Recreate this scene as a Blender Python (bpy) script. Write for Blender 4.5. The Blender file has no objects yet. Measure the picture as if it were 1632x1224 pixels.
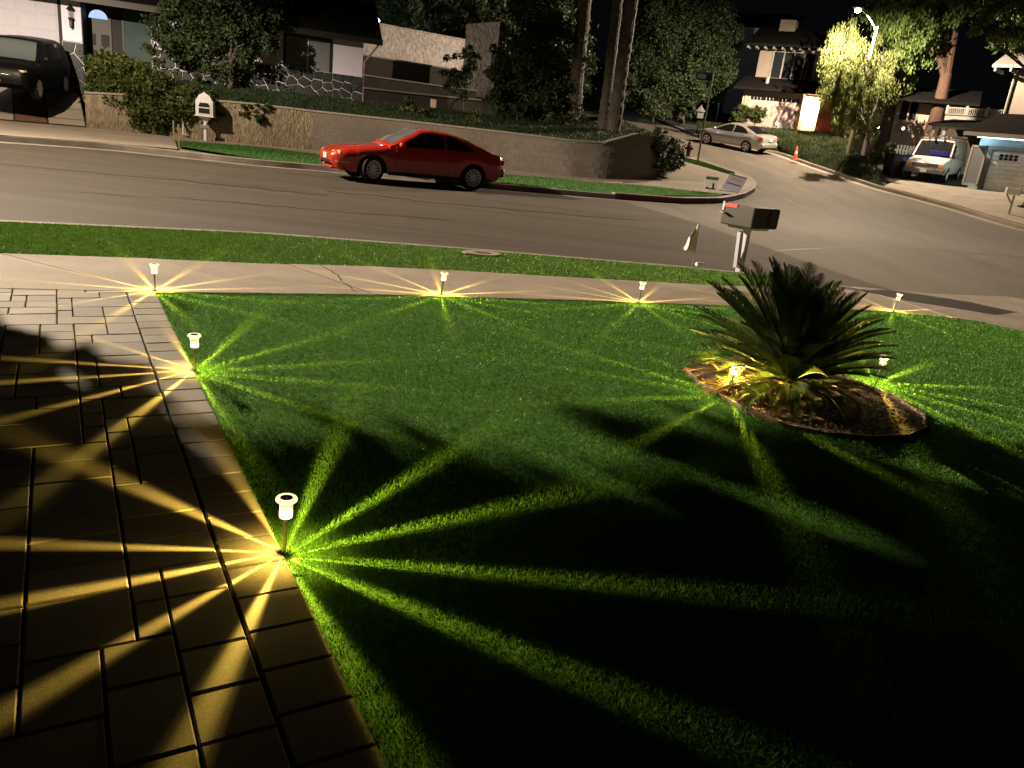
import bpy, bmesh, math, random
import numpy as np
from mathutils import Vector, Matrix

random.seed(7); np.random.seed(7)
S = bpy.context.scene
COL = S.collection
PI = math.pi
rad = math.radians

# ------------------------------------------------------------------ camera
FPX, CAMH = 1226.0, 1.6                       # focal length in photo pixels, eye height
_D = Vector((-438.0, -3823.0, -FPX)).normalized()
_Z = -_D
_fw = Vector((0, 0, -1)); _Y = (_fw - _fw.dot(_Z) * _Z).normalized(); _X = _Y.cross(_Z)
ROT = Matrix((_X, _Y, _Z))
cd = bpy.data.cameras.new('camera'); cam = bpy.data.objects.new('camera', cd); COL.objects.link(cam)
cd.sensor_fit = 'HORIZONTAL'; cd.sensor_width = 36.0; cd.lens = 36.0 * FPX / 1632.0
cd.clip_start = 0.05; cd.clip_end = 2000
cam.matrix_world = Matrix.Translation((0, 0, CAMH)) @ ROT.to_4x4()
S.camera = cam

# ------------------------------------------------------------------ night sky, exposure
w = bpy.data.worlds.new('World'); S.world = w; w.use_nodes = True
wn = w.node_tree; bg = wn.nodes['Background']
sky = wn.nodes.new('ShaderNodeTexSky'); sky.sky_type = 'NISHITA'; sky.sun_disc = False
sky.sun_elevation = rad(40.0); sky.sun_rotation = rad(210); sky.air_density = 1.0; sky.dust_density = 1.5
wn.links.new(sky.outputs[0], bg.inputs[0]); bg.inputs[1].default_value = 0.00035
# the moon: one very weak sun lamp
sl = bpy.data.lights.new('moon_light', 'SUN'); sl.energy = 0.010; sl.angle = rad(0.5); sl.color = (0.75, 0.85, 1.0)
so = bpy.data.objects.new('moon_light', sl); COL.objects.link(so); so.rotation_euler = (rad(50), 0, rad(30))
S.view_settings.view_transform = 'Standard'; S.view_settings.look = 'None'
S.view_settings.exposure = 0.0; S.view_settings.gamma = 1.0
S.render.engine = 'CYCLES'
S.cycles.use_denoising = True
S.cycles.max_bounces = 5; S.cycles.diffuse_bounces = 2; S.cycles.glossy_bounces = 3
S.cycles.transparent_max_bounces = 8
S.cycles.sample_clamp_indirect = 3.0

# ------------------------------------------------------------------ terrain and pixel helpers
def T(x, y):
    u = y - 29.0; k = min(1.0, max(0.0, (y - 12.0) / 9.0)); k = k * k * (3 - 2 * k)
    return 0.28 * k + 0.115 * (u if u > 20 else 2.0 * math.log1p(math.exp(u / 2.0)))
def ray(px, py):
    return (ROT @ Vector((px - 816.0, -(py - 612.0), -FPX))).normalized()
def G(px, py, dz=0.0):                        # point of the terrain seen at a photo pixel
    d = ray(px, py); o = Vector((0, 0, CAMH)); a, b = 0.5, 0.5
    while b < 400:
        p = o + d * b
        if p.z < T(p.x, p.y) + dz: break
        a = b; b += 0.5
    for _ in range(18):
        m = (a + b) / 2; p = o + d * m
        if p.z < T(p.x, p.y) + dz: b = m
        else: a = m
    return o + d * b
def A(px, py, Y):                             # point seen at a photo pixel at distance Y
    d = ray(px, py); return Vector((0, 0, CAMH)) + d * (Y / d.y)
def project(P):                               # numpy points -> photo pixels
    c = (P - np.array([0, 0, CAMH])) @ np.array(ROT)
    return 816 - FPX * c[:, 0] / c[:, 2], 612 + FPX * c[:, 1] / c[:, 2], -c[:, 2]

# ------------------------------------------------------------------ materials
def nodes(name):
    m = bpy.data.materials.new(name); m.use_nodes = True
    return m, m.node_tree, m.node_tree.nodes['Principled BSDF']
def M(name, col, rough=.8, var=0.0, scale=4.0, var2=0.0, scale2=60.0, bump=0.0, bscale=60.0, metal=0.0,
      spec=.3, coat=0.0, stretch=(1, 1, 1), rotz=0.0, randv=0.0, emis=None, es=0.0, bdist=.02):
    m, nt, b = nodes(name); L = nt.links.new
    b.inputs['Base Color'].default_value = (*col, 1); b.inputs['Roughness'].default_value = rough
    b.inputs['Metallic'].default_value = metal; b.inputs['Specular IOR Level'].default_value = spec
    b.inputs['Coat Weight'].default_value = coat; b.inputs['Coat Roughness'].default_value = .05
    if emis: b.inputs['Emission Color'].default_value = (*emis, 1); b.inputs['Emission Strength'].default_value = es
    if var or var2 or bump or randv:
        g = nt.nodes.new('ShaderNodeNewGeometry'); mp = nt.nodes.new('ShaderNodeMapping')
        L(g.outputs['Position'], mp.inputs[0]); mp.inputs['Scale'].default_value = stretch
        mp.inputs['Rotation'].default_value = (0, 0, rotz)
        val = None
        def noise(sc, det=5):
            n = nt.nodes.new('ShaderNodeTexNoise'); n.inputs['Scale'].default_value = sc
            n.inputs['Detail'].default_value = det; n.inputs['Roughness'].default_value = .6
            L(mp.outputs[0], n.inputs['Vector']); return n.outputs['Fac']
        def mul(sock, lo, hi):
            r = nt.nodes.new('ShaderNodeMapRange'); r.inputs[1].default_value = .25; r.inputs[2].default_value = .75
            r.inputs[3].default_value = lo; r.inputs[4].default_value = hi; r.clamp = True; L(sock, r.inputs[0]); return r.outputs[0]
        def comb(a, c):
            if a is None: return c
            x = nt.nodes.new('ShaderNodeMath'); x.operation = 'MULTIPLY'; L(a, x.inputs[0]); L(c, x.inputs[1]); return x.outputs[0]
        if var: val = comb(val, mul(noise(scale), 1 - var, 1 + var))
        if var2: val = comb(val, mul(noise(scale2, 3), 1 - var2, 1 + var2))
        if randv:
            oi = nt.nodes.new('ShaderNodeObjectInfo'); r = nt.nodes.new('ShaderNodeMapRange')
            r.inputs[3].default_value = 1 - randv; r.inputs[4].default_value = 1 + randv
            L(oi.outputs['Random'], r.inputs[0]); val = comb(val, r.outputs[0])
        if val is not None:
            vm = nt.nodes.new('ShaderNodeVectorMath'); vm.operation = 'SCALE'; vm.inputs[0].default_value = col
            L(val, vm.inputs['Scale']); L(vm.outputs[0], b.inputs['Base Color'])
        if bump:
            bp = nt.nodes.new('ShaderNodeBump'); bp.inputs['Strength'].default_value = bump; bp.inputs['Distance'].default_value = bdist
            L(noise(bscale, 4), bp.inputs['Height']); L(bp.outputs[0], b.inputs['Normal'])
    return m
def leafmat(name, c1, c2, scale=9.0, trans=.25, rough=.55):
    m, nt, b = nodes(name); L = nt.links.new
    g = nt.nodes.new('ShaderNodeNewGeometry'); n = nt.nodes.new('ShaderNodeTexNoise')
    n.inputs['Scale'].default_value = scale; n.inputs['Detail'].default_value = 4
    L(g.outputs['Position'], n.inputs['Vector'])
    r = nt.nodes.new('ShaderNodeValToRGB'); r.color_ramp.elements[0].position = .35; r.color_ramp.elements[1].position = .68
    r.color_ramp.elements[0].color = (*c1, 1); r.color_ramp.elements[1].color = (*c2, 1)
    L(n.outputs['Fac'], r.inputs[0]); L(r.outputs[0], b.inputs['Base Color'])
    b.inputs['Roughness'].default_value = rough; b.inputs['Specular IOR Level'].default_value = .3
    t = nt.nodes.new('ShaderNodeBsdfTranslucent'); L(r.outputs[0], t.inputs[0])
    mx = nt.nodes.new('ShaderNodeMixShader'); mx.inputs[0].default_value = trans
    L(b.outputs[0], mx.inputs[1]); L(t.outputs[0], mx.inputs[2])
    L(mx.outputs[0], nt.nodes['Material Output'].inputs[0])
    return m
def emit(name, col, s, clear=0.0):
    m, nt, b = nodes(name); nt.nodes.remove(b); L = nt.links.new
    e = nt.nodes.new('ShaderNodeEmission'); e.inputs[0].default_value = (*col, 1); e.inputs[1].default_value = s
    out = nt.nodes['Material Output']
    if clear:
        t = nt.nodes.new('ShaderNodeBsdfTransparent'); mx = nt.nodes.new('ShaderNodeMixShader'); mx.inputs[0].default_value = clear
        L(e.outputs[0], mx.inputs[1]); L(t.outputs[0], mx.inputs[2]); L(mx.outputs[0], out.inputs[0])
    else: L(e.outputs[0], out.inputs[0])
    return m
def glassmat(name, tint, clear=.35, rough=.04):
    m, nt, b = nodes(name); L = nt.links.new
    b.inputs['Base Color'].default_value = (*tint, 1); b.inputs['Roughness'].default_value = rough
    b.inputs['Specular IOR Level'].default_value = .8
    t = nt.nodes.new('ShaderNodeBsdfTransparent'); mx = nt.nodes.new('ShaderNodeMixShader'); mx.inputs[0].default_value = clear
    L(b.outputs[0], mx.inputs[1]); L(t.outputs[0], mx.inputs[2]); L(mx.outputs[0], nt.nodes['Material Output'].inputs[0])
    return m

STR = rad(19)
MT = dict(
    soil=M('soil', (.035, .03, .022), .95, .4, 1.2, bump=.6, bscale=14),
    asphalt=M('dark_asphalt', (.070, .057, .047), .85, .30, .9, .40, 60, bump=.5, bscale=120, stretch=(.10, 1.8, 1), rotz=-STR),
    oldroad=M('weathered_asphalt', (.145, .122, .103), .85, .26, .7, .38, 60, bump=.5, bscale=120, stretch=(1.4, .3, 1), rotz=-rad(20)),
    seal=M('crack_sealant', (.022, .02, .019), .6, .3, 6),
    concrete=M('concrete', (.30, .255, .215), .85, .24, 1.1, .18, 45, bump=.25, bscale=130, randv=.06),
    farconc=M('pale_concrete', (.33, .28, .23), .85, .2, 1.0, .15, 30, bump=.3, bscale=90, randv=.07),
    kerb=M('kerb_concrete', (.27, .24, .21), .85, .3, 2.0, .2, 40, bump=.4, bscale=60),
    redkerb=M('red_kerb_paint', (.17, .05, .05), .7, .4, 2.0, .3, 30, bump=.3, bscale=60),
    paver=M('paver', (.165, .145, .125), .8, .14, 3.0, .30, 110, bump=.22, bscale=220, randv=.26, bdist=.006),
    joint=M('joint_sand', (.035, .03, .024), .95, .3, 30, bump=.5, bscale=200),
    brickband=M('brick_band', (.16, .075, .045), .85, .2, 8, randv=.1),
    turf_base=M('turf_base', (.05, .15, .018), .95, .4, 9, bump=.5, bscale=90),
    turf=leafmat('turf_blade', (.058, .165, .021), (.122, .33, .045), 22, .3, .5),
    turf2=leafmat('parkway_blade', (.10, .21, .03), (.19, .35, .06), 14, .2, .55),
    farturf=M('far_turf', (.045, .13, .02), .9, .25, 6, .35, 60, bump=.9, bscale=90),
    farblade=leafmat('far_turf_blade', (.04, .14, .02), (.09, .24, .045), 8, .2), darkblade=leafmat('yard_blade', (.010, .024, .007), (.03, .05, .015), 3, .2), dappleblade=leafmat('slope_dapple_blade', (.018, .035, .010), (.08, .085, .035), 1.2, .2),  # slope blades carry dappled light as pale and dark patches of colour
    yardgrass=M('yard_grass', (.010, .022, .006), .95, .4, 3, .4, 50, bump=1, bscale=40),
    steel=M('brushed_steel', (.42, .36, .28), .35, .1, 30, metal=.9),
    glow=emit('lamp_ring_glow', (1.0, .82, .46), 1.5),
    glow2=emit('lamp_diffuser_glow', (1.0, .84, .48), 6.0, .75),
    lens=emit('lamp_lens', (1.0, .76, .30), 1.8, .85),
    panel=M('solar_panel', (.012, .016, .03), .25, spec=.6),
    black=M('black_paint', (.007, .007, .008), .5), rubber=M('rubber', (.014, .013, .013), .8),
    dark=M('dark_void', (.006, .006, .007), .9),
    white=M('white_paint', (.72, .70, .68), .6, .06, 3), offwhite=M('off_white_vinyl', (.68, .66, .70), .5, .05, 5),
    wallwhite=M('lavender_white_stucco', (.46, .44, .55), .85, .08, 1.0, .06, 30, bump=.35, bscale=50),
    stone=M('black_stone', (.016, .018, .024), .6, .4, 5, bump=.6, bscale=20, randv=.35), mortar=M('white_mortar', (.50, .48, .46), .9, .15, 6),
    stucco=M('grey_stucco', (.20, .17, .15), .92, .22, .7, .25, 25, bump=1.0, bscale=26, bdist=.06),
    scratch=M('scratched_stucco', (.23, .185, .13), .95, .25, .6, .55, 5.5, bump=1.0, bscale=7, stretch=(2.2, 2.2, .9), bdist=.10),
    block=M('stucco_block', (.20, .172, .155), .92, .14, 1.2, .2, 30, bump=.8, bscale=35, randv=.06),
    cap=M('wall_coping', (.24, .215, .19), .9, .15, 3, bump=.3, bscale=40),
    palewall=M('pale_stucco', (.46, .41, .40), .92, .16, .8, .3, 5, bump=1, bscale=6, bdist=.06),
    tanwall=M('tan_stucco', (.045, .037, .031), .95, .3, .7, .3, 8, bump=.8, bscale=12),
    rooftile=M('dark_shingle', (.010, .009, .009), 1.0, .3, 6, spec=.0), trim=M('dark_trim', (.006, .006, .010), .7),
    garage=M('garage_white', (.27, .265, .33), .6, .04, 3), gaped=M('tan_garage_door', (.42, .33, .29), .6, .05, 3),
    peach=M('peach_stucco', (.42, .30, .23), .9, .1, 2, bump=.3, bscale=40), beige=M('beige_stucco', (.20, .165, .14), .9, .1, 2, bump=.3, bscale=40),
    bluewall=M('pale_blue_siding', (.30, .42, .46), .8, .1, 3), bluegar=M('mottled_white_door', (.62, .59, .53), .7, .25, 2.5, .2, 14),  # white door tone varies in coarse and fine patches
    fascia=M('grey_fascia', (.20, .185, .165), .7, .1, 3), brick=M('red_brick', (.30, .10, .06), .85, .3, 6, randv=.25),
    redrock=M('ledge_stone', (.28, .19, .14), .85, .3, 5, randv=.3),
    glass=glassmat('window_glass', (.02, .022, .03), .72), curtain=M('teal_curtain', (.12, .19, .20), .9, .2, 6, stretch=(3, 3, .3)),
    blind=M('window_blind', (.42, .42, .46), .8), carglass=glassmat('car_glass', (.008, .008, .010), .12, .03),
    clearglass=glassmat('windscreen_glass', (.10, .115, .12), .10, .03),
    redpaint=M('red_car_paint', (.42, .028, .012), .28, .05, 2, spec=.5, coat=.8), silver=M('silver_car_paint', (.55, .53, .50), .3, metal=.55, coat=.6),
    suv=M('black_car_paint', (.004, .004, .005), .45, spec=.2), vanw=M('white_van_paint', (.62, .60, .58), .4, .08, 2, coat=.3),
    rim=M('alloy_rim', (.85, .83, .90), .55), rimd=M('rim_dark', (.02, .02, .022), .6),
    lampclear=M('headlamp_lens', (.62, .55, .38), .15, coat=.6), amber=M('amber_lens', (.75, .22, .02), .25, coat=.5),
    redlens=M('tail_lamp_lens', (.5, .03, .03), .2, coat=.6), chrome=M('chrome', (.8, .8, .8), .15, metal=1),
    plate=M('number_plate', (.7, .68, .62), .5), grey=M('grey_plastic', (.10, .10, .105), .6), bumper=M('grey_bumper', (.16, .16, .165), .6, .1, 4),
    mailbox=M('mailbox_grey', (.036, .034, .031), .55, .06, 4), mailshade=M('mailbox_shaded_face', (.018, .019, .022), .5), redflag=M('red_flag_plastic', (.75, .06, .05), .5),  # mailbox door face painted darker for the side turned from the lamp
    post=M('white_post', (.44, .44, .56), .6, .08, 5), flagblue=M('flag_blue', (.06, .08, .26), .85), flagred=M('flag_red', (.5, .05, .05), .85), flagwhite=M('flag_cloth', (.70, .68, .68), .85, .06, 9),
    wood=M('weathered_wood', (.33, .25, .16), .9, .3, 3, bump=.4, bscale=30, stretch=(1, 1, .1)), polewood=M('pole', (.20, .16, .10), .85, .25, 4, stretch=(1, 1, .2)),
    bark=M('bark', (.075, .06, .05), .95, .35, 4, .3, 20, bump=1, bscale=18, bdist=.05), palmbark=M('palm_bark', (.115, .10, .088), .95, .4, 3, .4, 9, bump=1, bscale=9, bdist=.08),
    redbark=M('red_bark', (.07, .04, .03), .95, .4, 5, bump=1, bscale=14, stretch=(1, 1, .3), bdist=.05),
    leaf_dark=leafmat('dark_leaf', (.018, .032, .012), (.05, .075, .028), 1.6), leaf_mid=leafmat('mid_leaf', (.035, .055, .020), (.10, .125, .05), 1.4),
    leaf_lime=leafmat('lime_leaf', (.07, .09, .022), (.17, .19, .06), 2.0, .35), leaf_green=leafmat('fresh_leaf', (.06, .11, .025), (.14, .19, .05), 2.5, .3),
    hedge=leafmat('hedge_leaf', (.03, .05, .012), (.10, .115, .03), 2.2), ivy=leafmat('ivy_leaf', (.022, .04, .016), (.07, .085, .03), 3),
    frond=leafmat('sago_leaflet', (.045, .08, .026), (.12, .16, .052), 7, .22, .38), deadfrond=leafmat('dry_leaflet', (.20, .13, .06), (.36, .24, .11), 12, .3), rachis=M('rachis', (.10, .10, .04), .6),
    cream=M('frond_base', (.20, .12, .055), .9, .3, 20, bump=.6, bscale=60),
    mulch=M('bark_mulch', (.07, .045, .026), .95, .5, 30, bump=1, bscale=50), mulch2=leafmat('mulch_chip', (.035, .02, .010), (.16, .095, .045), 40, .05, .9), board=M('edging_board', (.20, .15, .10), .8, .25, 20),
    dryleaf=M('dry_leaf', (.36, .24, .13), .8), cone=M('cone_orange', (.75, .14, .04), .6), conew=M('cone_band', (.7, .65, .6), .5),
    iron=M('hydrant_brown', (.10, .05, .04), .7), hyd=M('hydrant_yellow', (.55, .38, .10), .6), signblue=M('sign_blue', (.03, .04, .12), .5), galv=M('galvanised_steel', (.25, .25, .25), .5, metal=.5),
    binblue=M('bin_navy', (.02, .03, .10), .55), binblack=M('bin_black', (.02, .02, .022), .55), signgreen=M('sign_green', (.08, .14, .05), .7),
    signpale=M('sign_pale_blue', (.46, .46, .60), .6), signorange=M('sign_orange', (.55, .34, .20), .7), signnavy=M('sign_navy', (.12, .13, .36), .6),
    porch=M('porch_wall', (.78, .70, .58), .8), bulb=emit('lit_bulb', (1, .75, .42), 60), streetbulb=emit('street_lamp_bulb', (1, .80, .52), 90), whitebulb=emit('white_bulb', (.82, .92, 1), 14),
    fan=emit('lit_fanlight', (.45, .62, 1.0), 1.15), led=emit('led_strip', (.65, .9, 1), 7), lidmetal=M('iron_lid', (.10, .085, .075), .8, .3, 20),
    bluecover=M('blue_tarp', (.012, .012, .16), .6), tube=M('roof_lumber', (.36, .30, .25), .8, .3, 5), rock=M('pale_rock', (.30, .29, .28), .9, .3, 6), plaque=M('house_plaque', (.62, .45, .36), .8))

# ------------------------------------------------------------------ object helpers
def tag(o, label=None, cat=None, group=None, kind=None):
    if label: o['label'] = label
    if cat: o['category'] = cat
    if group: o['group'] = group
    if kind: o['kind'] = kind
    return o
def thing(name, label, cat, loc=(0, 0, 0), rotz=0.0, group=None, rot=None):
    o = bpy.data.objects.new(name, None); COL.objects.link(o); o.location = loc
    o.rotation_euler = rot if rot else (0, 0, rotz); o.empty_display_size = .2
    return tag(o, label, cat, group)
def link(name, me, parent=None, loc=None, rotz=None, rot=None):
    o = bpy.data.objects.new(name, me); COL.objects.link(o)
    if parent is not None: o.parent = parent
    if loc is not None: o.location = loc
    if rotz is not None: o.rotation_euler = (0, 0, rotz)
    if rot is not None: o.rotation_euler = rot
    return o
def npmesh(name, V, F, mats, mi=None, smooth=False):
    V = np.asarray(V, dtype=np.float32); F = np.asarray(F, dtype=np.int32); k = F.shape[1]
    me = bpy.data.meshes.new(name); me.vertices.add(len(V)); me.vertices.foreach_set('co', V.ravel())
    me.loops.add(F.size); me.loops.foreach_set('vertex_index', F.ravel())
    me.polygons.add(len(F)); me.polygons.foreach_set('loop_start', np.arange(0, F.size, k, dtype=np.int32))
    for m in (mats if isinstance(mats, (list, tuple)) else [mats]): me.materials.append(m)
    if mi is not None: me.polygons.foreach_set('material_index', np.asarray(mi, dtype=np.int32))
    me.update(calc_edges=True)
    if smooth: me.shade_smooth()
    return me
class MB:
    def __init__(s): s.v = []; s.f = []; s.m = []
    def add(s, vs, fs, m=0, mat=None):
        n = len(s.v)
        if mat is not None: vs = [mat @ Vector(p) for p in vs]
        s.v += [tuple(p) for p in vs]; s.f += [tuple(i + n for i in f) for f in fs]; s.m += [m] * len(fs); return s
    def box(s, x0, x1, y0, y1, z0, z1, m=0, mat=None):
        vs = [(x, y, z) for z in (z0, z1) for y in (y0, y1) for x in (x0, x1)]
        return s.add(vs, [(0, 2, 3, 1), (4, 5, 7, 6), (0, 1, 5, 4), (2, 6, 7, 3), (0, 4, 6, 2), (1, 3, 7, 5)], m, mat)
    def prism(s, poly, h0, h1, m=0, mat=None):          # polygon in x,y extruded in z
        n = len(poly); vs = [(x, y, h0) for x, y in poly] + [(x, y, h1) for x, y in poly]
        fs = [tuple(range(n - 1, -1, -1)), tuple(range(n, 2 * n))] + [(i, (i + 1) % n, n + (i + 1) % n, n + i) for i in range(n)]
        return s.add(vs, fs, m, mat)
    def tube(s, pts, rads, n=8, m=0, cap=True, mat=None):
        pts = [Vector(p) for p in pts]
        if not hasattr(rads, '__len__'): rads = [rads] * len(pts)
        vs = []; up = Vector((0, 0, 1))
        for i, p in enumerate(pts):
            d = (pts[min(i + 1, len(pts) - 1)] - pts[max(i - 1, 0)]).normalized()
            a = d.cross(up)
            if a.length < .05: a = d.cross(Vector((1, 0, 0)))
            a.normalize(); b = d.cross(a)
            for k in range(n):
                t = 2 * PI * k / n; vs.append(p + (a * math.cos(t) + b * math.sin(t)) * rads[i])
        fs = [(i * n + k, i * n + (k + 1) % n, (i + 1) * n + (k + 1) % n, (i + 1) * n + k) for i in range(len(pts) - 1) for k in range(n)]
        if cap: fs += [tuple(range(n - 1, -1, -1)), tuple(range((len(pts) - 1) * n, len(pts) * n))]
        return s.add(vs, fs, m, mat)
    def lathe(s, prof, n=20, m=0, mat=None, cap=True):
        vs = [(r * math.cos(2 * PI * k / n), r * math.sin(2 * PI * k / n), z) for r, z in prof for k in range(n)]
        fs = [(i * n + k, i * n + (k + 1) % n, (i + 1) * n + (k + 1) % n, (i + 1) * n + k) for i in range(len(prof) - 1) for k in range(n)]
        if cap: fs += [tuple(range(n - 1, -1, -1)), tuple(range((len(prof) - 1) * n, len(prof) * n))]
        return s.add(vs, fs, m, mat)
    def mesh(s, name, mats, smooth=None):
        me = bpy.data.meshes.new(name); me.from_pydata(s.v, [], s.f)
        for m in (mats if isinstance(mats, (list, tuple)) else [mats]): me.materials.append(m)
        me.polygons.foreach_set('material_index', s.m); me.update()
        bm = bmesh.new(); bm.from_mesh(me); bmesh.ops.recalc_face_normals(bm, faces=bm.faces); bm.to_mesh(me); bm.free()
        if smooth is not None:
            me.shade_smooth(); me.set_sharp_from_angle(angle=rad(smooth))
        return me
    def build(s, name, mats, parent=None, loc=None, rotz=None, smooth=None, bevel=0.0, rot=None):
        o = link(name, s.mesh(name, mats, smooth), parent, loc, rotz, rot)
        if bevel:
            b = o.modifiers.new('bevel', 'BEVEL'); b.width = bevel; b.segments = 2; b.limit_method = 'ANGLE'; b.angle_limit = rad(40)
        return o
def copy_tree(o, parent=None):
    c = o.copy(); COL.objects.link(c); c.parent = parent
    for ch in list(o.children): copy_tree(ch, c)
    return c
def resample(pl, n):
    P = [Vector((p[0], p[1])) for p in pl]; d = [0]
    for a, b in zip(P, P[1:]): d.append(d[-1] + (b - a).length)
    out = []
    for i in range(n):
        t = d[-1] * i / (n - 1); k = 0
        while k < len(d) - 2 and d[k + 1] < t: k += 1
        f = (t - d[k]) / max(d[k + 1] - d[k], 1e-6); out.append(P[k].lerp(P[k + 1], f))
    return out
def sheet(name, pa, pb, n, m, dz, mat, kind='structure', zf=None, parent=None, label=None):
    a = resample(pa, n); b = resample(pb, n); V = []
    for i in range(n):
        for j in range(m + 1):
            p = a[i].lerp(b[i], j / m); z = (T(p.x, p.y) if zf is None else zf(p.x, p.y, i / (n - 1), j / m)) + dz
            V.append((p.x, p.y, z))
    F = [(i * (m + 1) + j, (i + 1) * (m + 1) + j, (i + 1) * (m + 1) + j + 1, i * (m + 1) + j + 1) for i in range(n - 1) for j in range(m)]
    me = npmesh(name, V, F, mat, smooth=True)
    me.flip_normals() if sum(p.normal.z for p in me.polygons) < 0 else None
    o = link(name, me, parent)
    if kind and parent is None: tag(o, label, kind=kind)
    return o
def sweep(name, path, prof, mat, zf=None, parent=None, kind='structure', closed=False):
    """profile [(offset to the left, height)] swept along a ground polyline"""
    P = [Vector((p[0], p[1])) for p in path]; n = len(P); V = []
    for i, p in enumerate(P):
        if closed: d = P[(i + 1) % n] - P[i - 1]
        else: d = P[min(i + 1, n - 1)] - P[max(i - 1, 0)]
        d.normalize(); nn = Vector((-d.y, d.x)); z = T(p.x, p.y) if zf is None else zf(p.x, p.y)
        for o, h in prof: q = p + nn * o; V.append((q.x, q.y, z + h))
    k = len(prof); b = MB(); F = []
    for i in range(n if closed else n - 1):
        for j in range(k): F.append((i * k + j, ((i + 1) % n) * k + j, ((i + 1) % n) * k + (j + 1) % k, i * k + (j + 1) % k))
    if not closed: F += [tuple(range(k)), tuple(range((n - 1) * k, n * k))]
    b.add(V, F); o = b.build(name, mat, parent, smooth=35)
    if kind and parent is None: tag(o, kind=kind)
    return o
def xy(*pts, dz=0.0): return [tuple(G(x, y, dz)[:2]) for x, y in pts]
def inpoly(P, poly):
    x, y = P[:, 0], P[:, 1]; r = np.zeros(len(P), bool); n = len(poly)
    for i in range(n):
        x0, y0 = poly[i][:2]; x1, y1 = poly[i - 1][:2]
        c = ((y0 > y) != (y1 > y)) & (x < (x1 - x0) * (y - y0) / (y1 - y0 + 1e-12) + x0); r ^= c
    return r
class Face:
    """a vertical facade: local x along it to the right, local y into the building, z up"""
    def __init__(s, o, ang): s.o = Vector(o); s.a = ang; s.x = Vector((math.cos(ang), math.sin(ang), 0)); s.y = Vector((-math.sin(ang), math.cos(ang), 0))
    def at(s, px, py, depth=0.0):
        d = ray(px, py); c = Vector((0, 0, CAMH)); t = ((s.o + s.y * depth - c).dot(s.y)) / d.dot(s.y); p = c + d * t - s.o
        return p.dot(s.x), p.z
# ================================================================== SETTING
RZ = -0.12
sheet('ground', [(-160, -30), (200, -30)], [(-160, 260), (200, 260)], 40, 90, -0.42, MT['soil'])
NK = [(-26, 0), (-14, 5.3), (-6.32, 9.17), (-3.68, 10.55), (-.86, 11.31), (2.57, 12.04), (3.75, 12.1)]
NKR = [(6.3, 12.15), (8.0, 12.9), (11, 12.6)]
FK = [(-32, 11.6), (-20, 16.6)] + xy((0, 226), (180, 239), (420, 265), (510, 272), (800, 303), (980, 318), (1080, 325), dz=RZ) + xy((1150, 324), dz=RZ)
CORN = xy((1186, 316), (1203, 306), (1205, 297), (1196, 288), (1170, 276), (1090, 250), dz=RZ)
print('FK', [tuple(round(c, 1) for c in p) for p in FK + CORN])
LE = CORN[2:] + [(6.4, 52), (5.4, 66), (3.0, 100)]
RE = [(30, -6), (21.5, 20)] + xy((1628, 366), (1521, 334), (1440, 312), (1400, 302), (1285, 263), (1240, 246), (1115, 221), (1000, 172), dz=RZ) + [(5.6, 100)]
print('RE', [tuple(round(c, 1) for c in p) for p in RE])
sheet('street', NK + NKR, FK + CORN[:3], 60, 26, RZ, MT['oldroad'])
sheet('side_street', [NKR[-1]] + LE, RE, 60, 16, RZ, MT['oldroad'])
sheet('asphalt_patch', NK + [(6.3, 12.15)], FK[:8] + [tuple(G(1000, 324, RZ)[:2])], 60, 26, RZ + .004, MT['asphalt'])
sheet('gutter', FK[:9], [(p[0] + .1, p[1] - .38) for p in FK[:9]], 40, 1, RZ + .008, MT['kerb'])
sheet('gutter', [(p[0] - .45, p[1]) for p in RE[1:9]], RE[1:9], 40, 1, RZ + .004, MT['farconc'])
# crack sealant lines wander over the asphalt
def seal_line(px, wd):
    P = resample(xy(*px, dz=RZ), 26); P = [p + Vector((random.gauss(0, .05), random.gauss(0, .06))) for p in P]
    sheet('crack_seal', [(p.x, p.y) for p in P], [(p.x + .01, p.y + wd * random.uniform(.6, 1.3)) for p in P], 26, 1, RZ + .009, MT['seal'])
for px, wd in (([(0, 262), (240, 284), (520, 312)], .05), ([(0, 300), (300, 318), (720, 352)], .04), ([(520, 305), (760, 330), (1020, 352)], .06),
               ([(1230, 402), (1400, 392), (1632, 410)], .03), ([(1225, 300), (1400, 372), (1632, 440)], .05), ([(1330, 300), (1480, 345), (1632, 395)], .03)):
    seal_line(px, wd)
KP = [(0, -.25), (0, .0), (-.15, .0), (-.15, -.25)]
sweep('kerb', resample(NK, 40), [(.0, -.3), (.0, -.012), (-.012, .0), (-.15, .0), (-.15, -.3)], MT['kerb'])
FKR = resample(FK[:8], 40)
sweep('kerb', [(p.x, p.y) for p in FKR], [(.0, -.35), (.01, .02), (.03, .035), (.17, .035), (.17, -.35)], MT['kerb'])
sweep('red_kerb', resample(FK[7:] + CORN[:2], 30), [(.0, -.35), (.01, .06), (.03, .075), (.05, .078), (.05, -.35)], MT['redkerb'])
sweep('kerb_top', resample(FK[7:] + CORN[:2], 30), [(.052, -.35), (.052, .08), (.20, .08), (.20, -.35)], MT['kerb'])
sweep('kerb', resample(CORN[1:], 30), [(.0, -.35), (.01, .03), (.03, .045), (.17, .045), (.17, -.35)], MT['farconc'])
sweep('kerb', resample(RE[1:], 80), [(.0, -.35), (-.01, .02), (-.03, .035), (-.17, .035), (-.17, -.35)], MT['farconc'])

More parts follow.
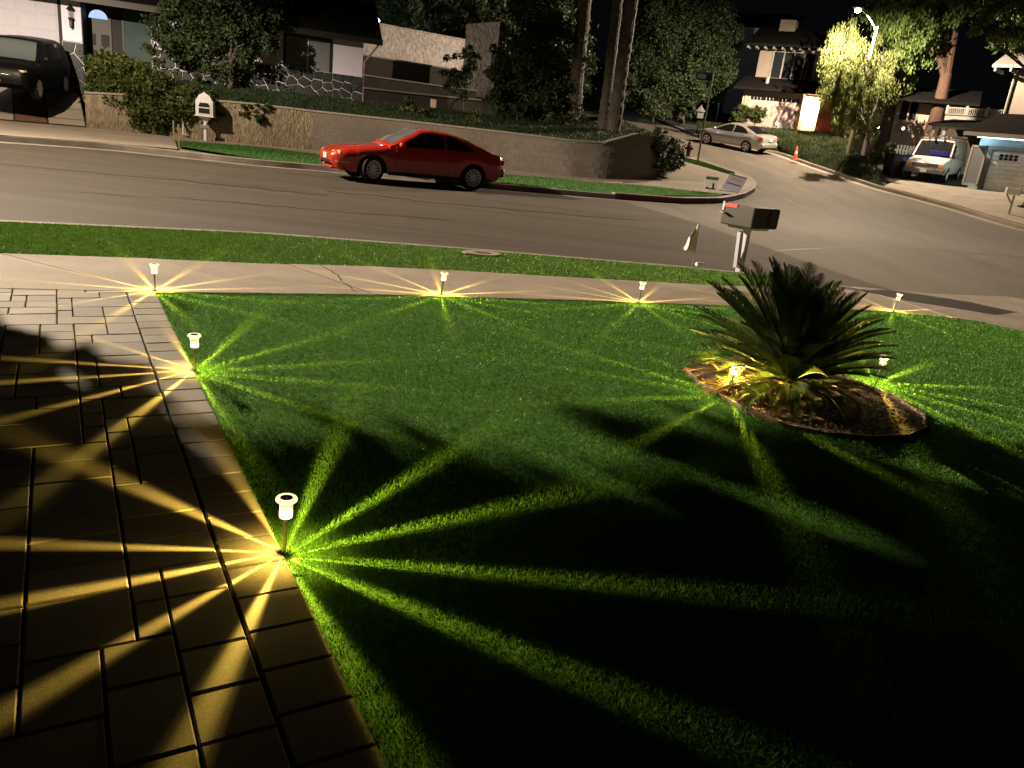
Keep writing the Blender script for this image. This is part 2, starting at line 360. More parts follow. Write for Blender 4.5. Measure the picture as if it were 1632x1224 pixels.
# --- near pavement, in cast slabs
SWF = [(-26, -2.0), (-14, 3.3), (-5.08, 7.32), (-3.91, 7.9), (-2.85, 8.35), (-1.75, 8.92), (-.68, 9.33), (.51, 9.74), (2.58, 10.45), (3.95, 11.2), (4.7, 11.85), (6.3, 12.1), (8.0, 12.85), (10, 12.2), (11, 11.2)]
SWN = [(-26, -4.0), (-14, 1.55), (-3.15, 6.47), (-2.37, 6.9), (-1.65, 7.29), (-.53, 7.78), (.46, 8.21), (1.62, 8.68), (3.63, 9.48), (4.81, 9.95), (5.5, 10.05), (6.0, 9.9), (6.4, 9.5), (7.0, 8.6), (7.5, 7.0)]
def param(pl, t):
    k = min(int(t), len(pl) - 2); f = t - k
    return Vector(pl[k]).lerp(Vector(pl[k + 1]), f)
side = thing('pavement', 'beige concrete pavement beside the lawn, cast in slabs', None, (0, 0, 0)); side['kind'] = 'structure'
b = MB(); b.add([(p[0], p[1], -.03) for p in SWN] + [(p[0], p[1], -.03) for p in SWF],
                [(i, i + 1, len(SWN) + i + 1, len(SWN) + i) for i in range(len(SWN) - 1)]); b.build('joint_bed', MT['joint'], side)
ts = [1 + i / 6 for i in range(0, 6)] + [2, 3.1, 4.2, 5.35, 6.6, 7.75, 8.5, 9.2, 10.2, 11.2, 12, 13, 14]
for t0, t1 in zip(ts, ts[1:]):
    a0, a1, b0, b1 = param(SWN, t0), param(SWN, t1), param(SWF, t0), param(SWF, t1)
    mids = [k for k in range(len(SWN)) if t0 + .02 < k < t1 - .02]
    lo = [a0] + [Vector(SWN[k]) for k in mids] + [a1]; hi = [b0] + [Vector(SWF[k]) for k in mids] + [b1]
    c = sum(lo + hi, Vector((0, 0))) / len(lo + hi)
    poly = [p + (c - p).normalized() * .008 for p in lo + hi[::-1]]
    b = MB(); b.prism([(p.x, p.y) for p in poly], -.09, random.uniform(-.004, .002)); b.build('slab', MT['concrete'], side, bevel=.006)
# hairline crack across one slab
P = resample(xy((505, 419), (520, 428), (540, 441), (548, 452), (566, 465)), 20); P = [p + Vector((random.gauss(0, .012), random.gauss(0, .012))) for p in P]
b = MB(); b.add([(p.x, p.y, .0035) for p in P] + [(p.x + .014 * random.uniform(.4, 1.6), p.y + .004, .0035) for p in P], [(i, i + 1, 21 + i, 20 + i) for i in range(19)])
b.build('crack', MT['joint'], side)

# --- lawn bed and planting bed outline
BED = [(1.36, 5.95), (1.40, 5.6), (1.50, 5.28), (1.63, 5.0), (1.82, 4.79), (2.05, 4.72), (2.35, 4.74), (2.65, 4.86), (2.88, 5.08), (3.02, 5.4), (2.98, 5.8), (2.78, 6.18), (2.45, 6.45), (2.05, 6.5), (1.68, 6.35), (1.45, 6.15)]
LAWN = [(.735, .01)] + [(-3.153, 6.45)] + SWN[3:] + [(7.4, .02)]
sheet('lawn_soil', [(p[0], p[1]) for p in SWN[2:]], [(.75, .02), (7.4, .02)], 40, 12, -.02, MT['turf_base'])
sheet('parkway_soil', [(p[0], p[1] - .15) for p in NK[1:]] + [(3.9, 11.6)], SWF[1:10], 40, 4, -.012, MT['turf_base'])
PARK = [(p[0], p[1] - .16) for p in NK[1:]] + [(3.9, 11.5)] + SWF[1:10][::-1]

def turf(name, poly, holes, dens, mat, label, hgt, wid, skip=None):
    xs = [p[0] for p in poly]; ys = [p[1] for p in poly]
    area = (max(xs) - min(xs)) * (max(ys) - min(ys)); n = int(area * dens(0))
    P = np.stack([np.random.uniform(min(xs), max(xs), n), np.random.uniform(min(ys), max(ys), n), np.zeros(n)], 1)
    d = np.hypot(P[:, 0], P[:, 1]); P = P[np.random.rand(n) < dens(d) / dens(0)]
    P = P[inpoly(P, poly)]
    for h in holes: P = P[~inpoly(P, h)]
    u, v, z = project(P); k = (z > .3) & (u > -220) & (u < 1850) & (v > -200) & (v < 1420); P = P[k]
    n = len(P); d = np.hypot(P[:, 0], P[:, 1])
    wv = wid * np.maximum(1, d / 2.6) * np.random.uniform(.7, 1.3, n); h = hgt * np.random.uniform(.6, 1.25, n)
    a = np.random.uniform(0, 2 * PI, n); l = np.random.uniform(0, 2 * PI, n); ln = h * np.random.uniform(.15, .75, n)
    s = np.stack([np.cos(a), np.sin(a), np.zeros(n)], 1) * wv[:, None] / 2
    tip = P + np.stack([np.cos(l) * ln, np.sin(l) * ln, h], 1)
    mid = P * .45 + tip * .55 + np.array([0, 0, .12]) * h[:, None]
    V = np.empty((n * 4, 3)); V[0::4] = P - s; V[1::4] = P + s; V[2::4] = mid + s * .7; V[3::4] = tip
    V[:, 2] -= .010
    F = np.arange(n * 4).reshape(n, 4)
    o = link(name, npmesh(name, V, F, mat)); tag(o, label, None, kind='stuff'); print(name, n); return o
turf('lawn_turf', LAWN, [BED], lambda d: 30000 / np.maximum(1, np.asarray(d) / 2.4) ** 1.25, MT['turf'], 'short green turf of the front lawn', .014, .0024)
turf('parkway_turf', PARK, [], lambda d: 5200 + 0 * np.asarray(d), MT['turf2'], 'strip of green turf between pavement and kerb', .024, .0026)

def tufts(name, src, label, n, h, wd, mat, seed=0):
    me = src.data; rs = np.random.RandomState(seed); me.calc_loop_triangles()
    V = np.array([v.co[:] for v in me.vertices]); Tt = np.array([t.vertices[:] for t in me.loop_triangles]); a, b_, c_ = V[Tt[:, 0]], V[Tt[:, 1]], V[Tt[:, 2]]
    ar = np.linalg.norm(np.cross(b_ - a, c_ - a), axis=1); k = rs.choice(len(Tt), n, p=ar / ar.sum()); u, v = rs.rand(n, 1), rs.rand(n, 1); fl = u + v > 1; u = np.where(fl, 1 - u, u); v = np.where(fl, 1 - v, v)
    P = a[k] + (b_[k] - a[k]) * u + (c_[k] - a[k]) * v; an = rs.uniform(0, 2 * PI, n); l = rs.uniform(0, 2 * PI, n); hh = h * rs.uniform(.4, 1.3, n)
    s = np.stack([np.cos(an), np.sin(an), np.zeros(n)], 1) * (wd * rs.uniform(.6, 1.4, n))[:, None]; tip = P + np.stack([np.cos(l) * hh * .5, np.sin(l) * hh * .5, hh], 1)
    W = np.empty((n * 3, 3)); W[0::3] = P - s; W[1::3] = P + s; W[2::3] = tip
    o = link(name, npmesh(name, W, np.arange(n * 3).reshape(n, 3), mat)); tag(o, label, kind='stuff'); return o
# --- driveway of mixed pavers with a soldier-course border
drv = thing('driveway', 'brown paver driveway left of the lawn', None); drv['kind'] = 'structure'
E0 = Vector((-3.15, 6.48)); dd = Vector((.518, -.855)).normalized(); nn = Vector((-dd.y, dd.x)) * -1
nn = Vector((-.855, -.518)).normalized()
b = MB(); b.add([(*(E0 + nn * 9 + dd * -4), -.028), (*(E0 + dd * -.1), -.028), (*(E0 + dd * 7.6), -.028), (*(E0 + nn * 9 + dd * 7.6), -.028)], [(0, 1, 2, 3)]); b.build('sand_bed', MT['joint'], drv)
sa, sb = Vector(SWN[1]), Vector(SWN[2]); sd = (sb - sa).normalized(); sn = Vector((sd.y, -sd.x))       # towards the house
def clip(poly):
    out = []; n = len(poly); f = lambda p: (p - sa).dot(sn) - .006
    for i in range(n):
        p, q = poly[i], poly[(i + 1) % n]; fp, fq = f(p), f(q)
        if fp >= 0: out.append(p)
        if (fp > 0) != (fq > 0) and abs(fp - fq) > 1e-9: out.append(p.lerp(q, fp / (fp - fq)))
    return out
def area2(p): return abs(sum(p[i].x * p[i - 1].y - p[i - 1].x * p[i].y for i in range(len(p)))) / 2
pav_mesh = {}; npav = [0]
def chamfer_piece(poly, h0, h1, ch):
    c = sum(poly, Vector((0, 0))) / len(poly); n = len(poly)
    ins = [p + (c - p).normalized() * ch * 1.3 for p in poly]
    vs = [(p.x, p.y, h0) for p in poly] + [(p.x, p.y, h1 - ch) for p in poly] + [(p.x, p.y, h1) for p in ins]
    fs = [(i, (i + 1) % n, n + (i + 1) % n, n + i) for i in range(n)] + [(n + i, n + (i + 1) % n, 2 * n + (i + 1) % n, 2 * n + i) for i in range(n)] + [tuple(range(2 * n, 3 * n))]
    return vs, fs
def paver(i, j, wi, wj):                       # i along nn, j along dd, sizes in metres
    g = .0032
    c = E0 + nn * (i + wi / 2) + dd * (j + wj / 2)
    u, v, z = project(np.array([[c.x, c.y, 0]]))
    if z[0] < .35 or u[0] < -190 or v[0] > 1400 or v[0] < 400: return
    hw, hj = wi / 2 - g, wj / 2 - g
    corners = [c + nn * sx * hw + dd * sy * hj for sx, sy in ((-1, -1), (1, -1), (1, 1), (-1, 1))]
    cl = clip(corners)
    if len(cl) < 3 or area2(cl) < .0016: return
    dz = random.uniform(-.002, .002); npav[0] += 1
    if len(cl) == 4 and all((a - q).length < 1e-6 for a, q in zip(cl, corners)):
        key = (round(wi, 3), round(wj, 3))
        if key not in pav_mesh:
            q = [Vector((sx * hw, sy * hj)) for sx, sy in ((-1, -1), (1, -1), (1, 1), (-1, 1))]
            vs, fs = chamfer_piece(q, -.05, 0, .006); mb = MB(); mb.add(vs, fs); pav_mesh[key] = mb.mesh('paver', MT['paver'])
        o = link('paver', pav_mesh[key], drv, (c.x, c.y, dz))
        o.rotation_euler = (random.gauss(0, .003), random.gauss(0, .003), math.atan2(nn.y, nn.x))
    else:
        vs, fs = chamfer_piece(cl, -.05, dz, .006); mb = MB(); mb.add(vs, fs); mb.build('paver', MT['paver'], drv)
BW = .225
for k in range(-5, 40): paver(.004, -.6 + k * .2, BW, .2)
U = .102; NI, NJ = 48, 72; occ = np.zeros((NI, NJ), bool)
SZ = [(4, 2), (3, 2), (2, 2), (4, 3), (3, 3), (2, 3), (3, 2), (3, 2), (2, 2), (2, 3)]
for j in range(NJ):
    for i in range(NI):
        if occ[i, j]: continue
        random.shuffle(SZ)
        for a, c in SZ + [(2, 1), (1, 2), (1, 1)]:
            if i + a <= NI and j + c <= NJ and not occ[i:i + a, j:j + c].any():
                if a > 1 or (a, c) == (1, 1) or (a, c) == (1, 2):
                    occ[i:i + a, j:j + c] = True; paver(BW + .008 + i * U, -1.3 + j * U, a * U, c * U); break
print('pavers', npav[0])

# --- across the street: turf strip, walk, driveway
TU = xy((279, 224), (420, 235), (510, 247), (660, 262), (799, 278), (1024, 296), (1148, 309), dz=.03)
TL = [(p[0] - .06, p[1] + .17) for p in xy((284, 243), (420, 265), (510, 272), (660, 289), (800, 303), (980, 318), dz=RZ)] + xy((1152, 312), dz=.03)
ft_ = sheet('far_turf', TL, TU, 40, 3, .04, MT['farturf'], kind='stuff', label='bright green turf strip along the far kerb')
tufts('far_turf_blades', ft_, 'blades of the bright turf along the far kerb', 26000, .045, .008, MT['farblade'], 1)
WBP = [(158, 203), (280, 218), (400, 229), (510, 237), (660, 253), (800, 270), (916, 284), (954, 286), (1006, 286), (1047, 285), (1085, 270)]
WTP = [152, 157, 167, 180, 196, 212, 226, 228, 213, 219, 226]
WB = [G(x, y, .03) for x, y in WBP]
for p_, (x_, y_) in zip(WB, ((-15.0, 26.4), (-12.3, 26.9), (-10.0, 27.4), (-7.9, 27.9), (-4.5, 28.5), (-1.2, 28.8), (1.2, 29.1), (2.4, 29.5), (3.7, 30.4), (4.9, 31.8), (6.3, 35.5))): p_.x, p_.y, p_.z = x_, y_, T(x_, y_) + .03
WTZ = [A(WBP[i][0] + 3, WTP[i], WB[i].y).z for i in range(len(WB))]
print('WB', [(round(p.x, 1), round(p.y, 1), round(p.z, 2), round(z, 2)) for p, z in zip(WB, WTZ)])
walk = thing('far_pavement', 'pale pavement along the retaining wall across the street', None); walk['kind'] = 'structure'
lo = resample([(p[0], p[1]) for p in TU], 25); hi = resample([(p.x, p.y) for p in WB[1:10]], 25)
for i in range(24):
    q = [lo[i], lo[i + 1], hi[i + 1], hi[i]]; c = sum(q, Vector((0, 0))) / 4
    q = [p + (c - p).normalized() * .01 for p in q]; b = MB()
    vs = [(p.x, p.y, T(p.x, p.y) + .035) for p in q] + [(p.x, p.y, T(p.x, p.y) - .1) for p in q]
    b.add(vs, [(0, 1, 2, 3), (0, 4, 5, 1), (1, 5, 6, 2), (2, 6, 7, 3), (3, 7, 4, 0)]); b.build('slab', MT['farconc'], walk)
sheet('pavement_base', [(p[0], p[1] + .2) for p in FK], [(p.x, p.y + .3) for p in WB], 40, 6, -.03, MT['kerb'])
# corner pavement round the bend of the wall
sheet('corner_pavement', [TU[-2], TU[-1]] + CORN[:2] + [CORN[2], CORN[3], CORN[4], CORN[5]], [(WB[8].x, WB[8].y)] + [(WB[9].x, WB[9].y)] * 3 + [(WB[10].x, WB[10].y)] * 3 + [(WB[10].x + .3, WB[10].y + 3.5)], 40, 8, .037, MT['farconc'])
ct_ = sheet('corner_turf', xy((1083, 251), (1112, 256), (1172, 276), dz=.06), xy((1083, 254.5), (1112, 262), (1168, 278), dz=.06), 12, 3, .07, MT['farturf'], kind='stuff', label='bright green turf wedge by the street sign')
tufts('corner_turf_blades', ct_, 'blades of the turf wedge by the street sign', 5000, .05, .010, MT['farblade'], 2)
# neighbour's concrete drive rising to the garage
def drz(x, y, s, t): return T(x, y) * (1 - t) + 1.45 * t ** .9
sheet('apron', [(p[0], p[1] + .02) for p in FK[:4]] + xy((283, 240), dz=0), [(-33, 17.5), (-22, 22.2), (WB[0].x, WB[0].y), (WB[1].x, WB[1].y)], 30, 5, .042, MT['farconc'])
nd = thing('neighbour_drive', 'pale concrete drive with brown brick band across the street', None); nd['kind'] = 'structure'
DA = [Vector((-33, 17.5)), Vector((-22, 22.2)), Vector((WB[0].x, WB[0].y))]; DB = [Vector((-34, 22.5)), Vector((-25, 26.5)), Vector((-17.0, 29.6))]
def dpt(s, t):
    s2 = s * 2; k = min(int(s2), 1); a = DA[k].lerp(DA[k + 1], s2 - k); c = DB[k].lerp(DB[k + 1], s2 - k); p = a.lerp(c, t)
    return Vector((p.x, p.y, (T(a.x, a.y) + .05) * (1 - t) + 1.35 * t))
def dquad(name, s0, s1, t0, t1, dz, mat):
    n = 6; mb = MB(); vs = []
    for i in range(n + 1):
        s = s0 + (s1 - s0) * i / n
        vs += [dpt(s, t0) + Vector((0, 0, dz)), dpt(s, t1) + Vector((0, 0, dz))]
    mb.add(vs, [(2 * i, 2 * i + 2, 2 * i + 3, 2 * i + 1) for i in range(n)]); return mb.build(name, mat, nd)
dquad('joint_bed', 0, 1, -.02, 1.0, 0, MT['joint'])
for s0, s1 in ((0, .31), (.315, .62), (.625, .875), (.935, .998)):
    for t0, t1 in ((0, .16), (.175, .47), (.485, .99)): dquad('slab', s0, s1, t0, t1, .03, MT['farconc'])
for k in range(22): dquad('brick', .879, .931, k / 22 + .003, (k + 1) / 22 - .002, .034, MT['brickband'])

# --- raised yard behind the wall
HB = Vector(A(575, 165, 33.0)); HANG = rad(19)
print('house corner', HB)
hx = Vector((math.cos(HANG), math.sin(HANG)))
def yz(x, y, s, t):
    k = min(int(s * 9.999), 9); z0 = WTZ[k] + (WTZ[k + 1] - WTZ[k]) * (s * 10 - k) - .12
    return z0 * (1 - t) + 2.40 * t if s < .8 else z0 * (1 - t) + (2.4 + 3 * (s - .8)) * t
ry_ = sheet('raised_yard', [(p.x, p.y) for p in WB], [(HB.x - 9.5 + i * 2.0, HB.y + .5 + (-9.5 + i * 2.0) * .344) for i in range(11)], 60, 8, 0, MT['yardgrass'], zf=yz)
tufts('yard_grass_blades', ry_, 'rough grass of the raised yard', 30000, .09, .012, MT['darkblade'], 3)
# slopes either side of the side street
sheet('right_bank', [(p[0] + .16, p[1]) for p in RE[1:]], [(80, -10), (80, 120)], 60, 20, .03, MT['soil'])
sheet('left_bank', [(p[0] - .2, p[1]) for p in LE[3:]], [(WB[10].x, WB[10].y + .3), (WB[10].x - 1, 45), (-8, 110)], 30, 10, .03, MT['soil'])
# ================================================================== LAMPS OF THE PLACE
STREET_W, PATH_W = 46000.0, 1050.0
def street_lamp(name, label, base, head, power, shield, front_shield, house_side=1.0, expo=2.2, pole_r=.13):
    r = thing(name, label, 'street lamp', base, group='street lamps')
    h = Vector(head) - Vector(base); top = Vector((.25 * (1 if h.x < 0 else -1) * 0, 0, h.z - .55))
    MB().tube([(0, 0, -.3), (0, 0, top.z * .5), (0, 0, top.z)], [pole_r, pole_r * .85, pole_r * .7], 12).build('pole', MT['polewood'], r, smooth=40)
    arm = [Vector((0, 0, top.z - .3)) + Vector((h.x * t, h.y * t, .95 * math.sin(t * PI / 2) ** .8 - .05 * t)) for t in (0, .15, .3, .5, .7, .85, .97)]
    MB().tube(arm, .035, 8).build('arm', MT['galv'], r, smooth=40)
    d = Vector((h.x, h.y, 0)).normalized(); rz = math.atan2(d.y, d.x)
    mb = MB(); mb.lathe([(.02, -.34), (.10, -.28), (.15, -.1), (.16, .08), (.12, .26), (.03, .32)], 14, mat=Matrix.Translation(h + Vector((0, 0, .14))) @ Matrix.Rotation(rz, 4, 'Z') @ Matrix.Rotation(PI / 2, 4, 'Y') @ Matrix.Diagonal((.55, 1, 1, 1)))
    mb.build('lamp_head', MT['galv'], r, smooth=40)
    mb = MB(); mb.lathe([(.12, .06), (.13, 0), (.10, -.07), (.03, -.10)], 14, mat=Matrix.Translation(h)); mb.build('bulb', MT['streetbulb'], r, smooth=60)
    l = bpy.data.lights.new('lamp_light', 'POINT'); l.energy = power; l.shadow_soft_size = .045; l.color = (1.0, .80, .56)
    l.use_nodes = True; nt = l.node_tree; L = nt.links.new; tc = nt.nodes.new('ShaderNodeTexCoord'); sx = nt.nodes.new('ShaderNodeSeparateXYZ'); L(tc.outputs['Normal'], sx.inputs[0])
    def m(op, a, b):                             # road-lamp distribution: strongest towards 65-75 degrees, weak straight down
        n = nt.nodes.new('ShaderNodeMath'); n.operation = op
        for i, v in enumerate((a, b)):
            if isinstance(v, (int, float)): n.inputs[i].default_value = v
            else: L(v, n.inputs[i])
        return n.outputs[0]
    c = m('MULTIPLY', sx.outputs[2], -1.0)
    f = m('MINIMUM', m('POWER', m('DIVIDE', .41, m('ADD', m('MAXIMUM', c, 0.0), .08)), expo), 1.3)
    def step(v, lo, hi, a=0.0, b=1.0):
        n = nt.nodes.new('ShaderNodeMapRange'); n.interpolation_type = 'SMOOTHSTEP'
        for i, q in enumerate((lo, hi, a, b)): n.inputs[i + 1].default_value = q
        L(v, n.inputs[0]); return n.outputs[0]
    front = step(sx.outputs[1], -.9, -.75, 1.0, 0.0)
    cut = m('ADD', m('MULTIPLY', step(c, *shield), m('SUBTRACT', 1.0, front)), m('MULTIPLY', step(c, *front_shield), front))
    hs_ = nt.nodes.new('ShaderNodeMapRange'); hs_.interpolation_type = 'SMOOTHSTEP'; hs_.inputs[1].default_value = -.05; hs_.inputs[2].default_value = .75; hs_.inputs[3].default_value = 1.0; hs_.inputs[4].default_value = house_side
    L(sx.outputs[1], hs_.inputs[0])              # less light towards the houses behind the pole
    L(m('MULTIPLY', m('MULTIPLY', f, hs_.outputs[0]), cut), nt.nodes['Emission'].inputs['Strength'])
    o = bpy.data.objects.new('lamp_light', l); COL.objects.link(o); o.parent = r; o.location = h + Vector((0, 0, -.26))
    return r
street_lamp('street_lamp', 'tall street lamp on wooden pole glowing beside the bushy lit tree', G(1346, 269), A(1367, 17, 43.0), 27000, (-.25, .28), (.19, .36), 1.0, 1.3)
street_lamp('street_lamp', 'street lamp past the left edge of the view, by the far kerb', (-16.5, 20.6, 0), (-15.0, 17.6, 6.8), STREET_W, (.02, .28), (.16, .30), .30)

# ---- path lights: LED whose moulded lens throws a star of narrow beams over the ground
HL = .188
def lamp_light(seed, power, angs=None, up=.012, wide=1.0):
    rnd = random.Random(seed)
    l = bpy.data.lights.new('path_light_led', 'POINT'); l.energy = power; l.shadow_soft_size = .004; l.color = (1.0, .67, .11)
    l.use_nodes = True; nt = l.node_tree; L = nt.links.new; em = nt.nodes['Emission']
    tc = nt.nodes.new('ShaderNodeTexCoord'); sx = nt.nodes.new('ShaderNodeSeparateXYZ'); L(tc.outputs['Normal'], sx.inputs[0])
    def m(op, a, b=None, c=None, clamp=False):
        n = nt.nodes.new('ShaderNodeMath'); n.operation = op; n.use_clamp = clamp
        for i, v in enumerate((a, b, c)):
            if v is None: continue
            if isinstance(v, (int, float)): n.inputs[i].default_value = v
            else: L(v, n.inputs[i])
        return n.outputs[0]
    if angs is None:
        a0 = rnd.uniform(0, .5); angs = [(a0 + 2 * PI * k / 13 + rnd.gauss(0, .07)) % (2 * PI) for k in range(13)]
    phi = m('DIVIDE', m('ADD', m('ARCTAN2', sx.outputs[1], sx.outputs[0]), PI), 2 * PI)      # 0..1, zero at -x
    pat = None
    for grp in (angs[0::2], angs[1::2]):
        r = nt.nodes.new('ShaderNodeValToRGB'); L(phi, r.inputs[0]); cr = r.color_ramp; cr.interpolation = 'EASE'
        cr.elements[0].position = 0; cr.elements[0].color = (0, 0, 0, 1); cr.elements[1].position = 1; cr.elements[1].color = (0, 0, 0, 1)
        for a in sorted(grp):
            p = ((a + PI) % (2 * PI)) / (2 * PI); hw = rnd.uniform(.0028, .0040) * wide; pk = rnd.uniform(.6, 1.0)
            if p < .026 or p > .974: p = .026 if p < .5 else .974
            for q, v in ((p - hw * 2.6, 0), (p - hw * .5, pk), (p + hw * .5, pk), (p + hw * 2.6, 0)):
                e = cr.elements.new(min(max(q, .001), .999)); e.color = (v, v, v, 1)
        pat = r.outputs[0] if pat is None else m('MAXIMUM', pat, r.outputs[0])
    c = m('MAXIMUM', m('MULTIPLY', sx.outputs[2], -1.0), .03)
    s = m('SQRT', m('SUBTRACT', 1.0, m('MULTIPLY', c, c)))
    rr = m('MULTIPLY', m('DIVIDE', s, c), HL)                                   # where the beam meets the ground
    E = m('DIVIDE', 1.0, m('POWER', m('ADD', rr, .70), 4.0))
    I = m('DIVIDE', m('MULTIPLY', E, HL * HL), m('POWER', c, 2.3))
    cut = nt.nodes.new('ShaderNodeMapRange'); cut.interpolation_type = 'SMOOTHSTEP'; cut.inputs[1].default_value = .035; cut.inputs[2].default_value = .11; L(c, cut.inputs[0])
    near = nt.nodes.new('ShaderNodeMapRange'); near.interpolation_type = 'SMOOTHSTEP'; near.inputs[1].default_value = .03; near.inputs[2].default_value = .30
    near.inputs[3].default_value = .30; near.inputs[4].default_value = .005; L(rr, near.inputs[0])
    upw = nt.nodes.new('ShaderNodeMapRange'); upw.interpolation_type = 'SMOOTHSTEP'; upw.inputs[1].default_value = -.02; upw.inputs[2].default_value = .16; L(sx.outputs[2], upw.inputs[0])   # stray light upwards
    amt = m('ADD', pat, near.outputs[0])
    tot = m('ADD', m('MULTIPLY', m('MULTIPLY', I, amt), cut.outputs[0]), m('ADD', m('MULTIPLY', upw.outputs[0], up), .0012))
    L(tot, em.inputs['Strength'])
    return l
st = MB().tube([(0, 0, -.05), (0, 0, .155)], .0082, 12).mesh('stake', MT['steel'], 40)
dm = MB().lathe([(.010, .150), (.0235, .152), (.025, .158), (.025, .180)], 24, cap=True).mesh('diffuser', MT['glow2'], 50)
ln = MB().lathe([(.0245, .1805), (.0245, .2095)], 24, cap=False).mesh('lens', MT['lens'], 50)
rg = MB().lathe([(.020, .2100), (.026, .2102), (.040, .222), (.0405, .228), (.037, .2335), (.030, .2345), (.0235, .2335)], 28, cap=False).mesh('cap_ring', MT['glow'], 60)
rb = MB()
for q in range(12):
    a_ = rad(15 + 30 * q); rb.tube([(.0238 * math.cos(a_), .0238 * math.sin(a_), .179), (.0238 * math.cos(a_), .0238 * math.sin(a_), .211)], .0011, 5)
rb = rb.mesh('lens_ribs', MT['steel'])
pn = MB().lathe([(.001, .2325), (.0235, .2330)], 24, cap=False).mesh('solar_panel', MT['panel'])
LAMPS = [((453, 880), 'large path light nearest the camera at the driveway corner of the lawn', 1.0, (0, .02), 4.5),
         ((311, 590), 'path light second from the camera along the paver driveway edge', 1.0, (.01, .0), 4),
         ((247, 463), 'path light where the pavers, pavement and lawn meet', 1.0, (0, 0), 8),
         ((703, 470), 'path light at the pavement edge, directly in line with the utility box', 1.0, (.0, .07), 10),
         ((1018, 482), 'path light at the pavement edge between the utility box and the palm', 1.0, (0, .05), 12),
         ((1240, 488), 'path light mostly hidden behind the palm fronds', 1.0, (0, .03), 0),
         ((1424, 496), 'path light at the pavement edge right of the palm', .9, (0, .10), 5),
         ((1160, 628), 'path light on the left rim of the palm bed', 1.3, (0, .10), 26),
         ((1396, 610), 'path light on the right rim of the palm bed', 1.4, (0, .08), 16)]
for k, (px, lab, sc, tilt, angs) in enumerate(LAMPS):
    r = thing('path_light', lab, 'path light', G(*px), group='solar path lights')
    r.rotation_euler = (tilt[0], tilt[1], 0)
    for nm, me in (('stake', st), ('diffuser', dm), ('lens', ln), ('cap_ring', rg), ('solar_panel', pn)): link(nm, me, r)
    link('lens_ribs', rb, r, rotz=rad(angs))
    l = lamp_light(k * 7 + 3, PATH_W * sc, [rad(angs + 30 * q + random.gauss(0, .8)) for q in range(12)], .30 if 'palm bed' in lab else .004, 1.3 if k == 0 else 1.0)
    o = bpy.data.objects.new('path_light_led', l); COL.objects.link(o); o.parent = r; o.location = (0, 0, HL + .012)

# ================================================================== NEAR THINGS
# ---- planting bed
bed = thing('planting_bed', 'mulched bed with board edging under the sago palm', 'flower bed', (2.2, 5.6, 0))
c0 = Vector((2.2, 5.6))
mb = MB(); n = len(BED)
mb.add([(p[0] - c0.x, p[1] - c0.y, -.005) for p in BED] + [(0, 0, .03)], [(i, (i + 1) % n, n) for i in range(n)]); mb.build('mulch_base', MT['mulch'], bed)
fine = []
for i in range(n):
    for t in (0, .33, .66): fine.append(tuple(Vector(BED[i]).lerp(Vector(BED[(i + 1) % n]), t)))
sweep('edging', [(p[0] - c0.x, p[1] - c0.y) for p in fine], [(-.006, -.03), (-.006, .018), (.006, .018), (.006, -.03)], MT['board'], zf=lambda x, y: 0.0, parent=bed, closed=True)
nc = 4200; P = np.stack([np.random.uniform(1.36, 3.02, nc), np.random.uniform(4.72, 6.5, nc), np.random.uniform(.0, .03, nc)], 1); P = P[inpoly(P, BED)]
nc = len(P); a = np.random.uniform(0, 2 * PI, nc); l = np.random.uniform(.012, .04, nc)[:, None]; wd = np.random.uniform(.004, .012, nc)[:, None]
u = np.stack([np.cos(a), np.sin(a), np.random.uniform(-.4, .4, nc)], 1); v = np.stack([-np.sin(a), np.cos(a), np.random.uniform(-.5, .5, nc)], 1)
V = np.empty((nc * 4, 3)); V[0::4] = P - u * l / 2; V[1::4] = P + v * wd; V[2::4] = P + u * l / 2; V[3::4] = P - v * wd
V -= np.array([c0.x, c0.y, -.004])
o = link('mulch_chips', npmesh('mulch_chips', V, np.arange(nc * 4).reshape(nc, 4), MT['mulch2']), bed); o['kind'] = 'stuff'

# ---- sago palm
PALM = Vector((2.0, 5.42, 0))
palm = thing('sago_palm', 'dark green sago palm with stiff feathery fronds in the mulch bed', 'palm', PALM)
MB().lathe([(.10, -.02), (.12, .05), (.11, .12), (.08, .19), (.03, .22)], 14).build('trunk', MT['cream'], palm, smooth=40)
def frond_mesh(L, bend, mats, seed, pairs=56, vee=.4, lw=.0115, ll=.19):
    rnd = random.Random(seed); N = 12; mb = MB(); pts = []; p = Vector((0, 0, 0)); ang = 0.0
    for i in range(N + 1):
        pts.append(p.copy()); ang = bend * (i / N) ** 1.5; p = p + Vector((math.cos(ang), 0, -math.sin(ang))) * (L / N)
    mb.tube(pts, [.009 * (1 - .8 * i / N) + .001 for i in range(N + 1)], 5, m=0)
    for k in range(pairs):
        t = .10 + .90 * k / (pairs - 1); f = t * N; i = min(int(f), N - 1); q = pts[i].lerp(pts[i + 1], f - i)
        d = (pts[i + 1] - pts[i]).normalized(); up = Vector((d.z * -1, 0, d.x)).normalized()
        if up.z < 0: up = -up
        le = ll * (math.sin(PI * min(1, t * .93 + .07)) ** .55 * .85 + .15) * rnd.uniform(.9, 1.1)
        if t > .95: le *= .75
        sw = .6 + .7 * t ** 2
        for s in (-1, 1):
            e = (Vector((0, s, 0)) * math.cos(vee) + up * math.sin(vee) + d * sw * rnd.uniform(.9, 1.1)).normalized()
            wv = d * lw * .6
            mid = q + e * le * .5 + up * .006; tip = q + e * le - up * .01 * rnd.random()
            mb.add([q - wv, q + wv, mid + wv * .9, tip, mid - wv * .9], [(0, 1, 2, 4), (4, 2, 3)], 1)
    return mb.mesh('frond', mats)
